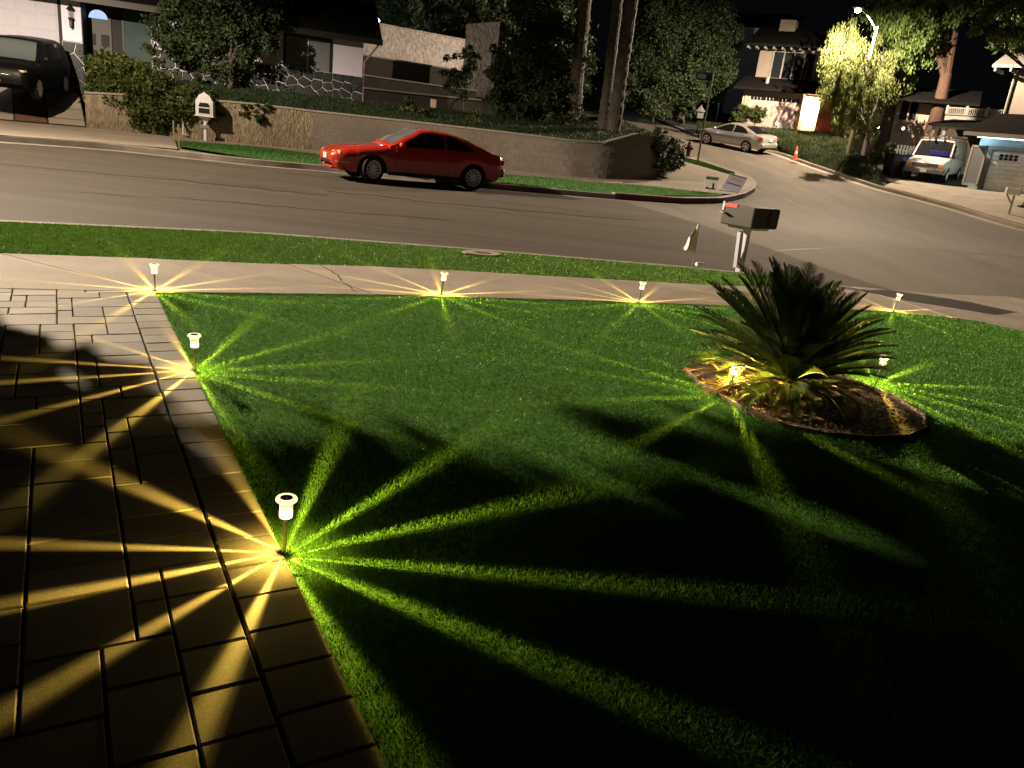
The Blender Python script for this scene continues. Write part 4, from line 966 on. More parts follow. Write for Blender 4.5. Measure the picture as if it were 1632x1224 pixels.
for k in range(9):
    y = -.75 + k * .19; mb = MB(); mb.tube([(-2.7 + random.uniform(-.3, .2), y, 2.18 + random.uniform(0, .06)), (1.1 + random.uniform(-.6, .5), y + random.uniform(-.2, .2), 2.19 + random.uniform(0, .12))], .035, 6); mb.build('carried_board', MT['tube'], rk)
# ================================================================== WALL AND HOUSE ACROSS THE STREET
rw = thing('retaining_wall', 'long low stuccoed retaining wall behind the red coupe', 'wall', WB[4])
def wall_section(name, i0, i1, mat, n, thick=.22, dz=0.0):
    o = WB[4]; mb = MB(); base = resample([(p.x, p.y) for p in WB[i0:i1 + 1]], n); ztop = resample([(k, z) for k, z in enumerate(WTZ[i0:i1 + 1])], n)
    V = []
    ds = [0]
    for a, c in zip(WB[i0:i1], WB[i0 + 1:i1 + 1]): ds.append(ds[-1] + (Vector(c[:2]) - Vector(a[:2])).length)
    for i, p in enumerate(base):
        s_ = ds[-1] * i / (n - 1); k = 0
        while k < len(ds) - 2 and ds[k + 1] < s_: k += 1
        f = (s_ - ds[k]) / max(ds[k + 1] - ds[k], 1e-6); zt = WTZ[i0 + k] + (WTZ[i0 + k + 1] - WTZ[i0 + k]) * f - dz
        d = (base[min(i + 1, n - 1)] - base[max(i - 1, 0)]).normalized(); nv_ = Vector((-d.y, d.x)); q = p + nv_ * thick
        zb_ = T(p.x, p.y) - .15
        V += [(p.x - o.x, p.y - o.y, zb_ - o.z), (p.x - o.x, p.y - o.y, zt - o.z), (q.x - o.x, q.y - o.y, zt - o.z), (q.x - o.x, q.y - o.y, zb_ - o.z)]
    mb.add(V, [(4 * i + j, 4 * i + 4 + j, 4 * i + 4 + (j + 1) % 4, 4 * i + (j + 1) % 4) for i in range(n - 1) for j in range(4)] + [(0, 1, 2, 3), (4 * n - 4, 4 * n - 3, 4 * n - 2, 4 * n - 1)])
    return mb.build(name, mat, rw, smooth=50), base
wall_section('scratched_panel', 0, 3, MT['scratch'], 24); wall_section('stucco_panel', 3, 5, MT['stucco'], 12)
_, bs = wall_section('core', 5, 10, MT['mortar'] if False else MT['stucco'], 30, .18)
def wall_at(i0, i1, n):
    out = []; P = WB[i0:i1 + 1]; ds = [0]
    for a, c in zip(P, P[1:]): ds.append(ds[-1] + (Vector(c[:2]) - Vector(a[:2])).length)
    for i in range(n + 1):
        s_ = ds[-1] * i / n; k = 0
        while k < len(ds) - 2 and ds[k + 1] < s_: k += 1
        f = (s_ - ds[k]) / max(ds[k + 1] - ds[k], 1e-6); p = Vector(P[k][:2]).lerp(Vector(P[k + 1][:2]), f); out.append((p, WTZ[i0 + k] + (WTZ[i0 + k + 1] - WTZ[i0 + k]) * f))
    return out, ds[-1]
o4 = WB[4]
seg, Ln = wall_at(5, 10, int(12.4 / .40)); zc0 = .22
nseg = len(seg) - 1
for c in range(9):                                             # concrete blocks in running bond
    for i in range(nseg):
        t0 = i + (.5 if c % 2 else 0); t1 = min(nseg, t0 + 1); t0 = min(t0, nseg - .01)
        def pt(t): k = min(int(t), nseg - 1); return seg[k][0].lerp(seg[k + 1][0], t - k), seg[k][1] + (seg[k + 1][1] - seg[k][1]) * (t - k)
        (pa, za), (pb, zb_) = pt(t0), pt(t1)
        if (pb - pa).length < .1: continue
        g0 = T(pa.x, pa.y); z0 = g0 + c * .2; z1 = z0 + .2
        if z1 < g0 + .05 or z0 > min(za, zb_) - .05: continue
        z1 = min(z1, min(za, zb_)); d = (pb - pa).normalized(); nv_ = Vector((d.y, -d.x)) * .007; ps, pe = pa + d * .004, pb - d * .004
        mb = MB(); V = []
        for p in (ps, pe):
            for z in (z0 + .003, z1 - .003):
                V += [(p.x - o4.x - nv_.x * .5, p.y - o4.y - nv_.y * .5, z - o4.z), (p.x + nv_.x - o4.x, p.y + nv_.y - o4.y, z - o4.z)]
        mb.add(V, [(0, 1, 3, 2), (4, 6, 7, 5), (1, 5, 7, 3), (2, 3, 7, 6), (0, 4, 5, 1)]); mb.build('block', MT['block'], rw)
seg2, _ = wall_at(0, 10, 34)
for (pa, za), (pb, zb_) in zip(seg2, seg2[1:]):
    d = (pb - pa).normalized(); nv_ = Vector((-d.y, d.x)); mb = MB(); V = []
    for p, z in ((pa + d * .004, za), (pb - d * .004, zb_)):
        for off, h in ((-.04, .003), (-.04, .065), (.24, .065), (.24, .003)): q = p + nv_ * off; V.append((q.x - o4.x, q.y - o4.y, z + h - o4.z))
    mb.add(V, [(0, 1, 2, 3), (4, 7, 6, 5), (0, 4, 5, 1), (1, 5, 6, 2), (2, 6, 7, 3), (3, 7, 4, 0)]); mb.build('coping', MT['cap'], rw)

HF = Face(HB, HANG)
house = thing('house', 'white house with black stone base and dark roof behind the retaining wall', 'house', HB, HANG)
zt = HF.at(571, 63)[1]; sx0, sz0 = HF.at(255, 84); zs = HF.at(572, 122)[1]
print('eave z', zt, 'stone', sx0, sz0, zs)
xl = HF.at(240, 40)[0]; xd0, xd1 = HF.at(135, 50)[0], HF.at(188, 50)[0]; xw0, xw1 = HF.at(196, 50)[0], HF.at(237, 50)[0]; xp0, xp1 = HF.at(98, 40)[0], HF.at(130, 40)[0]
print('x', xl, xd0, xd1, xw0, xw1, xp0, xp1)
MB().box(xl, 0, 0, 6.5, -.6, zt).build('wall', MT['wallwhite'], house)
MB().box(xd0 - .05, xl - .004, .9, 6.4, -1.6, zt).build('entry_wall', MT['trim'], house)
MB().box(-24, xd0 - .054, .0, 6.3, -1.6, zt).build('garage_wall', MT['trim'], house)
MB().box(xp0 + .02, xp1, -.03, -.002, HF.at(115, 66)[1], zt).build('pier', MT['wallwhite'], house)
MB().box(xl + .3, .03, -.05, -.002, -.5, zs).build('mortar', MT['mortar'], house)
# irregular black stones, one by one
def voronoi(pts, x0, x1, y0, y1):
    out = []
    for i, p in enumerate(pts):
        poly = [Vector((x0, y0)), Vector((x1, y0)), Vector((x1, y1)), Vector((x0, y1))]
        for j, q in enumerate(pts):
            if i == j or (p - q).length > 1.6: continue
            m_ = (p + q) / 2; nrm = (q - p).normalized(); new = []
            for k in range(len(poly)):
                a, b_ = poly[k], poly[(k + 1) % len(poly)]; fa, fb = (a - m_).dot(nrm), (b_ - m_).dot(nrm)
                if fa <= 0: new.append(a)
                if (fa < 0) != (fb < 0) and abs(fa - fb) > 1e-9: new.append(a.lerp(b_, fa / (fa - fb)))
            poly = new
            if len(poly) < 3: break
        if len(poly) >= 3: out.append(poly)
    return out
def stones(parent, x0, x1, z0, z1, sp, mat, seed, depth=(.03, .055), y=-.05, gap=.018):
    rn = random.Random(seed); pts = []; nx = int((x1 - x0) / sp); nz = max(2, int((z1 - z0) / (sp * .72)))
    for i in range(nx):
        for j in range(nz): pts.append(Vector((x0 + (i + .5 + (.5 if j % 2 else 0) + rn.uniform(-.42, .42)) * (x1 - x0) / nx, z0 + (j + .5 + rn.uniform(-.4, .4)) * (z1 - z0) / nz)))
    for poly in voronoi(pts, x0, x1, z0, z1):
        c = sum(poly, Vector((0, 0))) / len(poly); dp = rn.uniform(*depth); n = len(poly)
        P0 = [p + (c - p).normalized() * gap for p in poly]; P1 = [p + (c - p).normalized() * (gap + .02) for p in poly]
        mb = MB(); mb.add([(p.x, y + .001, p.y) for p in P0] + [(p.x, y - dp * .7, p.y) for p in P0] + [(p.x, y - dp, p.y) for p in P1],
                          [(i, (i + 1) % n, n + (i + 1) % n, n + i) for i in range(n)] + [(n + i, n + (i + 1) % n, 2 * n + (i + 1) % n, 2 * n + i) for i in range(n)] + [tuple(range(2 * n, 3 * n))])
        mb.build('stone', mat, parent)
stones(house, xl + .3, .03, -.5, zs, .36, MT['stone'], 3)
MB().box(xp0, xp1 + .02, -.05, -.033, -1.4, HF.at(115, 67)[1]).build('mortar', MT['mortar'], house)
stones(house, xp0, xp1 + .02, -1.4, HF.at(115, 67)[1], .34, MT['stone'], 5)
def window(parent, x0, x1, z0, z1, n, fm, pm, y=0.0, fw=.06, mull=.04, back=None):
    f = MB(); f.box(x0 - fw, x1 + fw, y - .05, y - .004, z1, z1 + fw); f.box(x0 - fw, x1 + fw, y - .05, y - .004, z0 - fw, z0); f.box(x0 - fw, x0, y - .05, y - .004, z0, z1); f.box(x1, x1 + fw, y - .05, y - .004, z0, z1)
    o = f.build('window_frame', fm, parent); w_ = (x1 - x0) / n
    for k in range(n):
        MB().box(x0 + k * w_ + (mull / 2 if k else .002), x0 + (k + 1) * w_ - (mull / 2 if k < n - 1 else .002), y - .022, y - .012, z0 + .002, z1 - .002).build('pane', pm, o)
        if k: MB().box(x0 + k * w_ - mull / 2, x0 + k * w_ + mull / 2, y - .045, y - .005, z0, z1).build('mullion', MT['white'] if back is MT['blind'] else fm, o)
    MB().box(x0, x1, y - .009, y - .004, z0, z1).build('blind' if back else 'dark_room', back or MT['dark'], o)
    return o
(a0, b0), (a1, b1) = HF.at(455, 112), HF.at(526, 66)
window(house, a0, a1, b0, b1, 2, MT['trim'], MT['glass'], fw=.09, back=MT['blind'])
(a0, b0), (a1, b1) = HF.at(200, 92, .9), HF.at(236, 22, .9)
window(house, a0, a1, b0, b1, 1, MT['black'], MT['glass'], y=.9, fw=.07, back=MT['curtain'])
(a0, b0), (a1, b1) = HF.at(139, 125, .9), HF.at(176, 8, .9)
dr = MB().box(a0, a1, .84, .896, b0, b1).build('front_door', MT['black'], house)
cx, cz = HF.at(157, 30, .9); rx = HF.at(172, 30, .9)[0] - cx
mb = MB(); mb.prism([(cx + rx * math.cos(t * PI / 12), cz + rx * .95 * math.sin(t * PI / 12)) for t in range(13)], -.836, -.828, mat=Matrix.Rotation(PI / 2, 4, 'X')); mb.build('fanlight', MT['fan'], dr)
for k in range(2):
    for j in range(3): MB().box(a0 + .1 + k * (a1 - a0) / 2, a0 + (a1 - a0) / 2 * (k + 1) - .08, .825, .839, b0 + .1 + j * .55, b0 + .5 + j * .55).build('door_panel', MT['trim'], dr)
# garage door, panel by panel
gx1, gz1 = HF.at(92, 20); gz0 = HF.at(92, 110)[1] - .4; gd = MB().box(gx1 - 4.9, gx1, -.02, -.003, gz0, zt - .1).build('garage_door', MT['garage'], house)
for j in range(5):
    for k in range(8): MB().box(gx1 - 4.85 + k * .61, gx1 - 4.85 + k * .61 + .52, -.032, -.0205, gz0 + .06 + j * .53, gz0 + .5 + j * .53).build('panel', MT['garage'], gd, bevel=.006)
# wall lantern
lx, lz = HF.at(114, 24); lt = thing('wall_lantern', 'unlit black wall lantern on the white pier by the garage', 'lantern', HB + HF.x * lx - HF.y * .16 + Vector((0, 0, lz)), HANG)
MB().lathe([(.01, .33), (.13, .18), (.12, .16)], 6).build('roof', MT['black'], lt); MB().lathe([(.09, .16), (.075, -.10)], 6).build('glass', MT['glass'], lt)
MB().lathe([(.10, -.10), (.06, -.20), (.055, -.40), (.02, -.45)], 6).build('base', MT['black'], lt); MB().box(-.03, .03, .0, .13, -.3, -.1).build('bracket', MT['black'], lt)
# roof with its right-hand gable
def rslab(parent, x0, x1, y0, z0, y1, z1, th, mat, name='roof'):
    mb = MB(); mb.add([(x0, y0, z0), (x1, y0, z0), (x1, y1, z1), (x0, y1, z1), (x0, y0, z0 + th), (x1, y0, z0 + th), (x1, y1, z1 + th), (x0, y1, z1 + th)],
                      [(0, 3, 2, 1), (4, 5, 6, 7), (0, 1, 5, 4), (1, 2, 6, 5), (2, 3, 7, 6), (3, 0, 4, 7)]); return mb.build(name, mat, parent)
rf = rslab(house, -25, .62, -.7, zt - .12, 3.4, zt + 2.3, .16, MT['rooftile']); rslab(house, -25, .62, 3.404, zt + 2.3, 7.3, zt - .1, .16, MT['rooftile'])
for k in range(12):                                            # shingle courses
    f0 = k / 12; y_ = -.7 + 4.1 * f0; z_ = zt - .12 + 2.42 * f0 + .16; rslab(rf, -25, .64, y_, z_ + .002, y_ + .36, z_ + .216, .018, MT['rooftile'], 'shingle_course')
MB().box(-25, .66, -.735, -.702, zt - .16, zt + .05).build('fascia', MT['black'], house)
mb = MB(); mb.add([(-.02, 0.01, zt), (-.02, 6.5, zt), (-.02, 3.3, zt + 2.2)], [(0, 1, 2)]); mb.build('gable', MT['wallwhite'], house)
MB().tube([(.55, -.6, zt - .1), (.25, -.1, zt - .55), (.06, -.06, zt - .8), (.06, -.06, .0)], .04, 8).build('downpipe', MT['fascia'], house)

# ---- stepped walls beside the house
W1 = Face(A(590, 165, 38.0), rad(24))
def slope_wall(name, label, fc, pxs, tops, bots, mat, thick=.3):
    r = thing(name, label, 'wall', fc.o, fc.a, 'stepped garden walls'); V = []
    for px, t, b_ in zip(pxs, tops, bots):
        xa, za = fc.at(px, t); xb, zb_ = fc.at(px, b_); V += [(xa, 0, za), (xa, thick, za), (xa, thick, zb_), (xa, 0, zb_)]
    n = len(pxs); mb = MB(); mb.add(V, [(4 * i + j, 4 * i + 4 + j, 4 * i + 4 + (j + 1) % 4, 4 * i + (j + 1) % 4) for i in range(n - 1) for j in range(4)] + [(0, 1, 2, 3), (4 * n - 4, 4 * n - 1, 4 * n - 2, 4 * n - 3)])
    mb.build('wall_body', mat, r)
    V = []
    for px, t in zip(pxs, tops): xa, za = fc.at(px, t); V += [(xa, -.04, za + .003), (xa, -.04, za + .07), (xa, thick + .04, za + .07), (xa, thick + .04, za + .003)]
    mb = MB(); mb.add(V, [(4 * i + j, 4 * i + 4 + j, 4 * i + 4 + (j + 1) % 4, 4 * i + (j + 1) % 4) for i in range(n - 1) for j in range(4)] + [(0, 1, 2, 3), (4 * n - 4, 4 * n - 1, 4 * n - 2, 4 * n - 3)]); mb.build('coping', MT['cap'] if mat is not MT['palewall'] else MT['palewall'], r); return r
slope_wall('garden_wall', 'pale lit stucco wall rising above the terraces beside the house roof', Face(A(590, 90, 42.0), rad(31)), (540, 640, 748), (26, 46, 66), (92, 102, 122), MT['palewall'])
slope_wall('garden_wall', 'tall pale stucco end wall right of the sloping pale wall', Face(A(770, 120, 41.0), rad(8)), (744, 797), (41, 37), (150, 160), MT['palewall'], .5)
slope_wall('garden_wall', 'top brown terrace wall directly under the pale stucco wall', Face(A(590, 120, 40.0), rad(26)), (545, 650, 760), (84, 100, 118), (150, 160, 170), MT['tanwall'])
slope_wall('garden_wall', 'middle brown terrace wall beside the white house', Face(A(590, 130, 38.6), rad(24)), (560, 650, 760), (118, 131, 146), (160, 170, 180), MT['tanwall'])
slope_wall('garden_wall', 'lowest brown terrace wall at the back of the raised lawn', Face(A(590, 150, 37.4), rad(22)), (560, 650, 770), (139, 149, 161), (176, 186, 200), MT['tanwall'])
pq = thing('garden_sign', 'small pale plaque standing before the lowest terrace wall', 'sign', A(690, 172, 36.0), rad(15)); MB().box(-.13, .13, -.015, .015, 0, .36).build('board', MT['plaque'], pq, bevel=.02); MB().box(-.02, .02, .016, .04, -.5, .2).build('stake', MT['wood'], pq)
mb = MB(); mb.lathe([(.26, 0), (.27, .10), (.2, .2), (.08, .25)], 9); tag(mb.build('garden_rock', MT['rock'], None, A(673, 178, 34.5) + Vector((0, 0, -.12)), .4), 'pale grey rock on the raised lawn behind the coupe', 'rock')

# ---- planting round the wall and house
def shrub(name, label, lobes, n, size, leaf, cat='shrub', seed=1, base=None, group='shrubs', asp=.55, sub=60, limbs=False):
    c = base or (lobes[0][0], lobes[0][1], min(l[2] - l[5] for l in lobes)); return tree(name, label, c, lobes, n, size, leaf, MT['bark'], .04, cat, group, seed=seed, asp=asp, sub=sub, limbs=True, fork=.5)
yW = WB[1].y + .3
shrub('ivy_hedge', 'thick ivy hedge tumbling over the left end of the retaining wall',
      [lob(168, 112, yW, 24), lob(195, 122, yW, 30), lob(225, 140, yW, 33), lob(255, 158, yW, 33), lob(282, 178, yW, 28), lob(300, 165, yW, 24), lob(165, 140, yW, 20), lob(200, 155, yW - .1, 28), lob(235, 178, yW - .2, 26), lob(258, 195, yW - .3, 20), lob(330, 172, yW, 20)], 42000, .12, MT['hedge'], 'hedge', 2, sub=26)
yV = WB[2].y + .1
shrub('trailing_vine', 'thin green vine trailing along the wall top right of the white mailbox', [lob(365, 168, yV, 14, .25), lob(392, 174, yV, 14, .25), lob(415, 180, yV - .1, 12, .25), lob(428, 172, yV, 8, .2), lob(352, 182, yV - .1, 13, .25)], 3200, .09, MT['ivy'], 'vine', 3)
yI = WB[9].y
shrub('ivy', 'ivy draped over the right-hand end of the retaining wall', [lob(1022, 222, yI - .3, 14, .4), lob(1042, 230, yI - .3, 20, .5), lob(1065, 238, yI + .5, 20, .8), lob(1078, 256, yI + .8, 15, .6), lob(1052, 258, yI - .3, 14, .35), lob(1046, 278, yI - .35, 9, .25), lob(1012, 234, yI - .5, 9, .25)], 9000, .10, MT['ivy'], 'ivy', 4)
tree('front_yard_tree', 'dark bushy tree in front of the white house window', A(365, 152, 30.5), [lob(290, 35, 30.5, 48), lob(345, 65, 30.5, 45), lob(388, 36, 30.5, 44), lob(330, 5, 30.5, 55), lob(420, 58, 30.5, 24), lob(265, 75, 30.5, 30), lob(380, -20, 30.5, 55), lob(310, 100, 30.5, 24)], 30000, .15, MT['leaf_dark'], MT['bark'], .11, seed=8)
shrub('yard_shrub', 'sparse dark shrub before the pale end wall', [lob(735, 105, 36.5, 20), lob(722, 125, 36.5, 18), lob(752, 95, 36.5, 16), lob(740, 140, 36.5, 20)], 2600, .15, MT['leaf_dark'], seed=9, base=A(738, 175, 36.5))
for k, (px, py, Y, r_, lb) in enumerate(((458, 160, 32, 11, 'small weedy plant against the black stone base'), (650, 172, 32, 12, 'tall thin plant rising behind the coupe roof'), (672, 187, 31, 10, 'low yellow-green plant on the wall top behind the coupe'), (757, 193, 31, 11, 'sparse pale plant on the wall top right of the coupe'), (420, 168, 31, 9, 'low tuft of leaves on the raised lawn edge'))):
    shrub('garden_plant', lb, [lob(px, py, Y, r_), lob(px + 2, py - r_, Y, r_ * .7)], 420, .12, MT['hedge'], 'plant', 30 + k, group='garden plants', sub=10)
tree('evergreen', 'dense dark evergreen behind the wall left of the palm trunks', A(850, 222, 35.0), [lob(830, 95, 35, 40), lob(872, 140, 35, 42), lob(825, 165, 35, 36), lob(885, 75, 35, 45), lob(850, 195, 35, 28), lob(806, 130, 35, 24), lob(905, 180, 34.5, 26), lob(870, 20, 36, 45), lob(925, 120, 36.5, 30)], 34000, .17, MT['leaf_dark'], MT['bark'], .14, seed=12)
tree('hill_tree', 'dark tree behind the sloping pale wall, above the house roof', A(620, 120, 52.0), [lob(585, 10, 52, 40), lob(640, 15, 52, 42), lob(600, -30, 52, 45), lob(665, 40, 52, 24), lob(625, 45, 53, 20)], 15000, .24, MT['leaf_mid'], MT['bark'], .2, seed=13)
tree('hill_tree', 'dark tree hanging over the tall pale end wall', A(735, 130, 50.0), [lob(705, 30, 48, 34), lob(740, 45, 48, 28), lob(770, 15, 48, 38), lob(720, -10, 48, 45), lob(800, 50, 46, 30), lob(812, 82, 46, 18)], 15000, .24, MT['leaf_mid'], MT['bark'], .2, seed=14)
def palm_tree(label, pb, pt, Y, r):
    b_ = A(*pb, Y); t_ = A(*pt, Y); d = (t_ - b_).normalized(); r0 = thing('palm_tree', label, 'palm tree', b_, group='palms behind the wall')
    H = 13.0; P = []; R_ = []; rn = random.Random(int(pb[0]))
    for i in range(105):
        z = -.5 + i * (H + .5) / 104; P.append(d * z); R_.append(r * (1.2 - .25 * min(1, (z + .5) / 3)) * (1 + rn.uniform(-.07, .09)))
    MB().tube(P, R_, 14).build('trunk', MT['palmbark'], r0, smooth=20)
    for k in range(16):
        o = link('frond', FM[3], r0); az = k * 2.4; o.matrix_local = Matrix.Translation(d * H) @ Matrix.Rotation(az, 4, 'Z') @ Matrix.Rotation(-rad(55 - k * 5), 4, 'Y') @ Matrix.Diagonal((2.4, 2.4, 2.4, 1))
palm_tree('thick palm trunk leftmost of the three behind the wall', (910, 222), (932, 0), 34.5, .30)
palm_tree('slender middle palm trunk of the three behind the wall', (958, 228), (985, 0), 34.0, .22)
palm_tree('rough palm trunk rightmost of the three behind the wall', (974, 232), (1007, 0), 33.6, .27)
tree('broad_tree', 'large rounded tree at the bend of the side street', A(1085, 190, 58.0), [lob(1060, 45, 58, 52), lob(1112, 25, 58, 46), lob(1128, 90, 58, 42), lob(1070, 110, 58, 50), lob(1020, 95, 59, 42), lob(1030, 30, 59, 48), lob(1140, 135, 58, 28), lob(1100, 145, 58, 30), lob(1012, 150, 58, 24), lob(1150, 60, 58, 24)], 70000, .19, MT['leaf_dark'], MT['bark'], .25, seed=15, sub=180)
shrub('roadside_shrub', 'dry grey-green shrubs under the broad tree', [lob(1045, 168, 58, 18), lob(1075, 172, 58, 18), lob(1098, 176, 57, 13), lob(1022, 160, 59, 14)], 5000, .2, MT['ivy'], 'shrub', 16)

# ---- white ornamental mailbox, flag and stakes across the street
wm = thing('mailbox', 'white peaked ornamental mailbox on a post before the ivy hedge', 'mailbox', G(328, 224, .04), rad(14))
MB().tube([(0, 0, -.1), (0, 0, .62)], .062, 12).build('post', MT['offwhite'], wm, smooth=40)
mb = MB(); mb.lathe([(.08, .58), (.12, .64), (.31, .78)], 4, mat=Matrix.Rotation(PI / 4, 4, 'Z') ); mb.build('bracket', MT['offwhite'], wm)
bx = MB(); bx.prism([(-.27, .78), (.27, .78), (.27, 1.26), (.24, 1.28), (.17, 1.42), (.03, 1.50), (0, 1.54), (-.03, 1.50), (-.17, 1.42), (-.24, 1.28), (-.27, 1.26)], -.24, .24, mat=Matrix.Rotation(PI / 2, 4, 'X')); bo = bx.build('box', MT['offwhite'], wm, bevel=.01)
MB().box(-.30, .30, -.27, .27, .765, .795).build('base_trim', MT['offwhite'], wm)
fr = MB().box(-.21, .21, -.255, -.242, .82, 1.24).build('door', MT['offwhite'], wm, bevel=.008)
mb = MB(); mb.prism([(-.17, 1.06), (.17, 1.06), (.17, 1.10), (.13, 1.19), (-.13, 1.19), (-.17, 1.10)], .257, .262, mat=Matrix.Rotation(PI / 2, 4, 'X')); mb.build('panel', MT['trim'], fr)
MB().box(-.17, .17, -.262, -.257, .86, 1.02).build('panel', MT['trim'], fr)
MB().box(-.16, .14, -.10, -.07, .38, .49).build('tag_plate', MT['galv'], wm, bevel=.02)
small_flag(G(291, 230, .04), rad(4), 'small limp white flag on a stick left of the white mailbox', .75, .14)
for k, (px, py, lb) in enumerate(((277, 226, 'thin wooden stake at the left end of the far turf strip'), (285, 235, 'thin wooden stake at the kerb before the white flag'), (157, 203, 'wooden stake at the left end of the retaining wall'))):
    o = MB().box(-.02, .02, -.01, .01, -.1, .62 if k < 2 else 1.1).build('stake', MT['wood'], None, G(px, py, .04), .3); tag(o, lb, 'stake', 'wooden stakes')
for k, (px, py, lb) in enumerate(((500, 270, 'crumpled white litter at the kerb left of the coupe'), (823, 300, 'small brown litter on the kerb right of the coupe'))):
    mb = MB(); mb.lathe([(.02, 0), (.09, .03), (.06, .09), (.01, .10)], 6); tag(mb.build('litter', MT['flagwhite'] if k == 0 else MT['dryleaf'], None, G(px, py, RZ) + Vector((0, -.1, .02))), lb, 'litter')

# ---- corner: street sign, hydrant, small boards
ss = thing('street_sign', 'street name sign on a slim pole at the corner turf', 'street sign', G(1112, 256, .06), rad(8))
MB().tube([(0, 0, -.2), (0, 0, 4.05)], .045, 8).build('pole', MT['galv'], ss, smooth=40)
sb2 = MB().box(-.78, -.04, -.012, .012, 3.62, 3.94).build('name_plate', MT['signblue'], ss)
MB().box(-.72, -.32, -.018, -.0135, 3.68, 3.88).build('lettering', MT['signpale'], sb2); MB().box(-.74, -.04, -.01, .01, 3.97, 4.0).build('bracket', MT['galv'], ss)
def hydrant(label, loc, mat, s_=1.0):
    h = thing('fire_hydrant', label, 'fire hydrant', loc, 0); h.scale = (s_, s_, s_)
    MB().lathe([(.17, 0), (.17, .04), (.11, .06), (.11, .48), (.14, .5), (.14, .55), (.11, .58), (.08, .68), (.03, .73)], 14).build('barrel', mat, h, smooth=35)
    for sd in (-1, 1): MB().tube([(0, 0, .4), (sd * .2, 0, .4)], .06, 10).build('outlet', mat, h, smooth=35)
    MB().tube([(0, 0, .4), (0, -.19, .4)], .07, 10).build('outlet', mat, h, smooth=35); MB().lathe([(.03, .73), (.03, .79)], 5).build('cap_nut', mat, h)
hydrant('dark brown fire hydrant beside the corner turf wedge', G(1096, 250, .08), MT['iron'])
hydrant('pale yellow fire hydrant by the shrubs up the side street', G(1066, 188, .03), MT['hyd'])
cs = thing('yard_sign', 'small white sign with black picture and green header on the corner turf', 'sign', G(1131, 305, .07), rad(4))
MB().box(-.24, .24, -.012, .012, .06, .40).build('board', MT['flagwhite'], cs); MB().box(-.22, .24, -.02, -.0135, .41, .52).build('header', MT['signgreen'], cs); MB().box(-.01, .01, -.005, .005, -.1, .42).build('stake', MT['galv'], cs)
mb = MB(); mb.prism([(-.18, .08), (.19, .08), (.19, .11), (.12, .12), (.11, .26), (.08, .33), (.05, .26), (.06, .12), (-.06, .11), (-.12, .16), (-.18, .11)], .0135, .019, mat=Matrix.Rotation(PI / 2, 4, 'X')); mb.build('picture', MT['black'], cs)
ls = thing('notice_board', 'pale blue notice board propped at a slant near the corner kerb', 'sign', G(1164, 304, .05), rad(-12))
lm = Matrix.Rotation(rad(-52), 4, 'X') @ Matrix.Rotation(rad(14), 4, 'Y')
MB().box(-.34, .34, -.012, .012, 0, .95, mat=lm).build('board', MT['signpale'], ls)
for z0, z1, x0, x1, mt in ((.86, .92, -.30, .32, 'signnavy'), (.56, .78, -.20, -.02, 'signorange'), (.56, .76, .02, .22, 'signorange'), (.34, .42, -.28, .26, 'signnavy')): MB().box(x0, x1, -.018, -.0135, z0, z1, mat=lm).build('print', MT[mt], ls)
pmx = thing('mailbox', 'dark lantern-roofed mailbox on a post beside the silver saloon', 'mailbox', G(1110, 213, .05), 0)
MB().tube([(0, 0, -.1), (0, 0, .95)], .05, 8).build('post', MT['black'], pmx); MB().box(-.2, .2, -.25, .25, .95, 1.35).build('box', MT['grey'], pmx, bevel=.02); mb = MB(); mb.lathe([(.42, 1.352), (.25, 1.5), (.05, 1.7), (.01, 1.8)], 8); mb.build('roof', MT['galv'], pmx)
cn = thing('traffic_cone', 'orange traffic cone on the kerb behind the silver saloon', 'traffic cone', G(1266, 256, .0) + Vector((0, 0, .03)))
MB().box(-.19, .19, -.19, .19, 0, .03).build('base', MT['cone'], cn, bevel=.01); MB().lathe([(.14, .031), (.085, .40), (.04, .72), (.03, .73)], 16).build('cone_body', MT['cone'], cn, smooth=40); MB().lathe([(.100, .32), (.073, .50)], 16, cap=False).build('band', MT['conew'], cn)

# ================================================================== HOUSES ON THE RIGHT
F2o = A(1185, 200, 54.0); F2 = Face(F2o, rad(-26)); h2 = thing('house', 'two-storey peach house with lit porch behind the bright tree', 'house', F2o, F2.a)
def px2(px, py, d=0.0): return F2.at(px, py, d)
X = lambda px, py=175, d=0.0: px2(px, py, d)[0]
Z = lambda px, py, d=0.0: px2(px, py, d)[1]
zr0 = Z(1230, 146); xr = X(1540)
MB().box(X(1180), X(1275), 0, 7, -1, zr0).build('garage_wall', MT['peach'], h2)
MB().box(X(1275) + .004, X(1318), 1.6, 7, -1, zr0).build('porch_wall', MT['porch'], h2)
MB().box(X(1304), X(1338), .2, 1.596, -1, zr0).build('brick_wall', MT['brick'], h2)
for j in range(9):
    for k in range(6): MB().box(X(1304) + .02 + k * .26 + (.13 if j % 2 else 0), X(1304) + .25 + k * .26 + (.13 if j % 2 else 0), .175, .198, .1 + j * .25, .32 + j * .25).build('brick', MT['brick'], h2)
MB().box(X(1338) + .004, xr, .6, 7, -1.5, zr0).build('side_wall', MT['peach'], h2)
g2 = MB().box(X(1189), X(1270), -.03, -.004, -.1, Z(1230, 152)).build('garage_door', MT['gaped'], h2)
gw = X(1270) - X(1189); gh = Z(1230, 152)
for j in range(4):
    for k in range(4):
        xa = X(1189) + .05 + k * gw / 4; za = -.05 + j * gh / 4
        pnl = MB().box(xa, xa + gw / 4 - .1, -.045, -.031, za + .04, za + gh / 4 - .04).build('panel', MT['gaped'], g2, bevel=.008)
        if j == 3:
            for q in range(4): MB().box(xa + .12 + q * .22, xa + .30 + q * .22, -.052, -.0455, za + .2, za + .42).build('pane', MT['dark'], g2)
